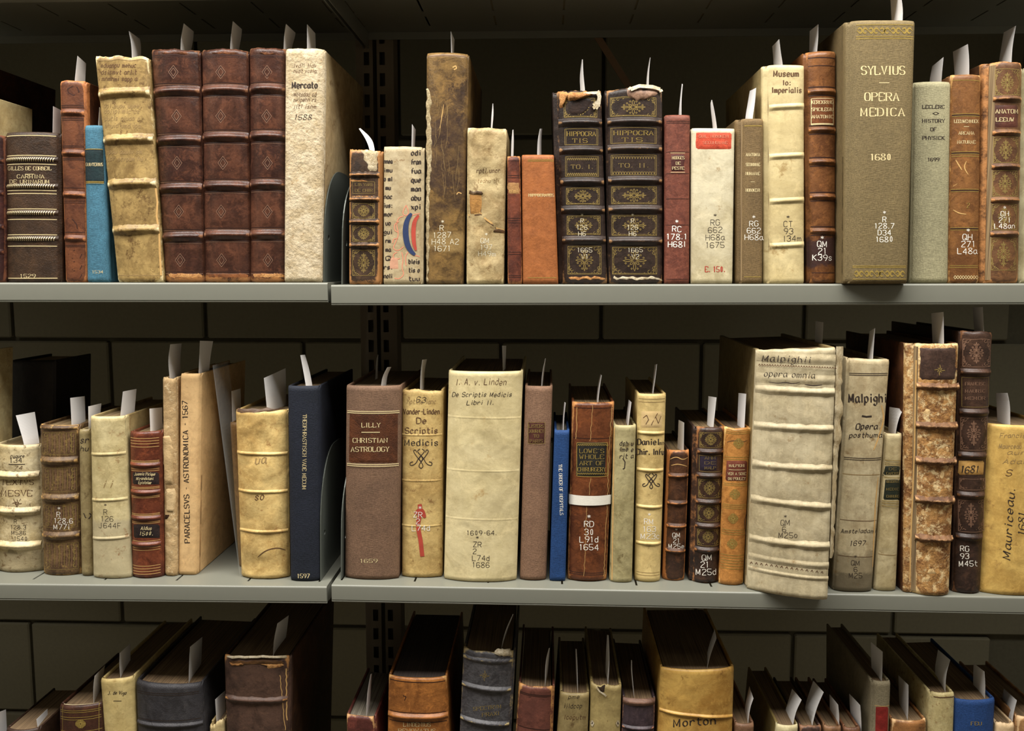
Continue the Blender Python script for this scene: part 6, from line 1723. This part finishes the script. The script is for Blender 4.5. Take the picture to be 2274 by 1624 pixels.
b = LB('paper_covered_book', 'short brown curl-headed book right of the yellow vellum book', (1634, 1607, 1674, 1607, 1672, 1660, 1632, 1660), LE((150, 112, 84), (110, 80, 58), None), bulge=3.5, p=2.2, depth=.12, pages=PAGES_DARK, jl=.5, jr=.5)
K14 = b.finish()
slip([(1657, 1618), (1652, 1577), (1664, 1525)], [(1660, 1618), (1665, 1573), (1673, 1552)], 'right of the yellow vellum book', K14, dep=.03)
b = LB('vellum_book', 'smooth cream book with receding olive cover, right of the short brown one', (1728, 1610, 1772, 1610, 1768, 1670, 1722, 1670), VE((222, 210, 166), (206, 192, 146), None), bulge=3.5, p=2.2, depth=.145, pages=PAGES_DARK, jl=1, jr=.4, thick=.9, cover=VE((150, 130, 78), (130, 112, 66), None))
K15 = b.finish()
slip([(1745, 1614), (1740, 1590), (1759, 1530)], [(1760, 1618), (1766, 1583), (1780, 1555)], 'in the smooth cream book with olive cover', K15, dep=.035)
b = LB('calf_book', 'dark brown book with rubbed ends behind a large white slip, bottom shelf right', (1778, 1613, 1824, 1613, 1820, 1670, 1774, 1670), LE((84, 60, 50), (60, 44, 38), (140, 100, 72)), bulge=3, depth=.12, pages=PAGES_DARK, jl=.3, jr=.3, rag=2)
K16 = b.finish()
slip([(1795, 1618), (1783, 1580), (1806, 1512)], [(1802, 1618), (1813, 1573), (1829, 1538)], 'largest of the slips right of the yellow vellum book', K16, dep=.04)
b = LB('calf_book', 'mottled tan book left of the grey book with red label, its leaves speckled', (1832, 1613, 1868, 1613, 1864, 1670, 1828, 1670), LE((148, 108, 74), (106, 76, 52), None), bulge=2.5, depth=.12, pages=PAGES_DARK, jl=.3, jr=.3, rag=2)
K17 = b.finish()
slip([(1852, 1626), (1843, 1598), (1842, 1542)], [(1862, 1626), (1864, 1596), (1861, 1566)], 'in the mottled tan book near the grey book with red label', K17, dep=.034)
b = LB('calf_book', 'narrow chestnut book touching the grey book with red label', (1876, 1616, 1910, 1616, 1908, 1670, 1872, 1670), LE((140, 92, 60), (96, 64, 44), None), bulge=2.5, depth=.12, pages=PAGES_DARK, jl=.3, jr=.3, rag=2)
K18 = b.finish()
slip([(1900, 1626), (1888, 1590), (1886, 1541)], [(1913, 1626), (1912, 1590), (1910, 1567)], 'immediately left of the grey book with red label', K18, dep=.034)
b = LB('cloth_book', 'grey cloth book with a deep red label, bottom shelf right', (1942, 1513, 1977, 1513, 1973, 1624, 1941, 1624), CL((150, 138, 110)), bulge=2.5, p=2.6, depth=.16, pages=PAGES_DARK, jl=3, jr=.4, thick=1)
b.patch([(1569, 1944, 1974), (1700, 1941, 1970)], LE((150, 44, 38), (132, 38, 34), None), 'red_label'); b.line(1567, CREASE, 1.4)
K19 = b.finish()
slip([(1940, 1518), (1935, 1495), (1934, 1426)], [(1958, 1518), (1959, 1490), (1960, 1448)], 'in the grey cloth book with the red label', K19, dep=.036)
b = LB('calf_book', 'tan calf book between the red-labelled grey book and a spotted vellum book', (1982, 1598, 2056, 1598, 2054, 1660, 1980, 1660), LE((158, 108, 62), (112, 76, 46), (220, 180, 130), wearamt=.6), bulge=6, p=2.2, depth=.15, pages=PAGES_DARK, jl=.6, jr=.8, rag=.8)
K20 = b.finish()
slip([(2005, 1606), (1997, 1577), (1995, 1500)], [(2015, 1606), (2017, 1575), (2017, 1522)], 'in the tan calf book beside the red-labelled grey book', K20, dep=.036)
b = LB('vellum_book', 'spotted cream vellum book left of the royal blue book', (2072, 1538, 2119, 1538, 2116, 1624, 2069, 1624), VE((214, 200, 150), (188, 170, 118), (130, 92, 50), spotamt=.35, scale=40), bulge=3, p=3, depth=.16, pages=PAGES_DARK, jl=3, jr=.4, rag=1, wob=.6)
b.line(1547, INK_BROWN, 2.5)
K21 = b.finish()
slip([(2095, 1542), (2073, 1500), (2083, 1443)], [(2099, 1542), (2100, 1500), (2110, 1466)], 'in the spotted vellum book left of the royal blue book', K21, dep=.04)
b = LB('cloth_book', 'royal blue cloth book with small gilt letters, bottom shelf right', (2123, 1553, 2209, 1551, 2205, 1624, 2122, 1624), CL((44, 78, 136), scale=30), bulge=5, p=2.3, depth=.16, pages=PAGES_DARK, jl=.8, jr=1, thick=1)
b.text('FEU', 2168, 1611, 7.5, GOLD, width=23, weight=1.3)
K22 = b.finish()
slip([(2180, 1558), (2160, 1534), (2162, 1473)], [(2187, 1558), (2188, 1520), (2186, 1492)], 'in the royal blue cloth book', K22, dep=.034)
b = LB('vellum_book', 'pale peach vellum book right of the royal blue book', (2214, 1606, 2252, 1606, 2250, 1660, 2210, 1660), VE((224, 196, 156), (200, 168, 122), (150, 110, 70)), bulge=3, depth=.13, pages=PAGES_DARK, jl=.4, jr=.4, rag=3)
K23 = b.finish()
slip([(2240, 1626), (2218, 1596), (2229, 1530)], [(2247, 1626), (2249, 1590), (2258, 1556)], 'in the pale peach vellum book at the right end', K23, dep=.045)
b = LB('calf_book', 'light brown book cut off by the right edge, bottom shelf', (2262, 1592, 2330, 1592, 2326, 1660, 2260, 1660), LE((190, 144, 96), (144, 100, 62), (222, 186, 140)), bulge=4, depth=.14, pages=PAGES_DARK)
b.finish()

# ---------------------------------------------------------------- fit neighbours side by side and build them
for shf in ('top', 'mid', 'low'):
    row = [k for k in BOOKS if k.shelf == shf and not getattr(k, 'skip', False)]
    row.sort(key=lambda k: k.BL.x + k.BR.x)
    for a, c in zip(row, row[1:]):
        h = min(a.h, c.h)
        g = 1e9
        for t in (0.0, 1.0):
            xa = lerp(a.BR.x, a.TR.x, t * h / a.h); xc = lerp(c.BL.x, c.TL.x, t * h / c.h)
            g = min(g, xc - xa)
        g -= 0.0002
        if g < a.jr + c.jl:
            if g <= 0.0002:
                if g < -0.0005: print('TIGHT', shf, a.root.name, c.root.name, round(g * 1000, 1))
                a.jr = c.jl = 0.0001
            else:
                k = g / (a.jr + c.jl)
                a.jr *= k; c.jl *= k
for k in BOOKS:
    if DBG: print(k.shelf, k.root.name, [round(v, 4) for v in (k.Yl, k.Yr, k.BL.x, k.BR.x, k.TL.x, k.TR.x)])
    k.build()
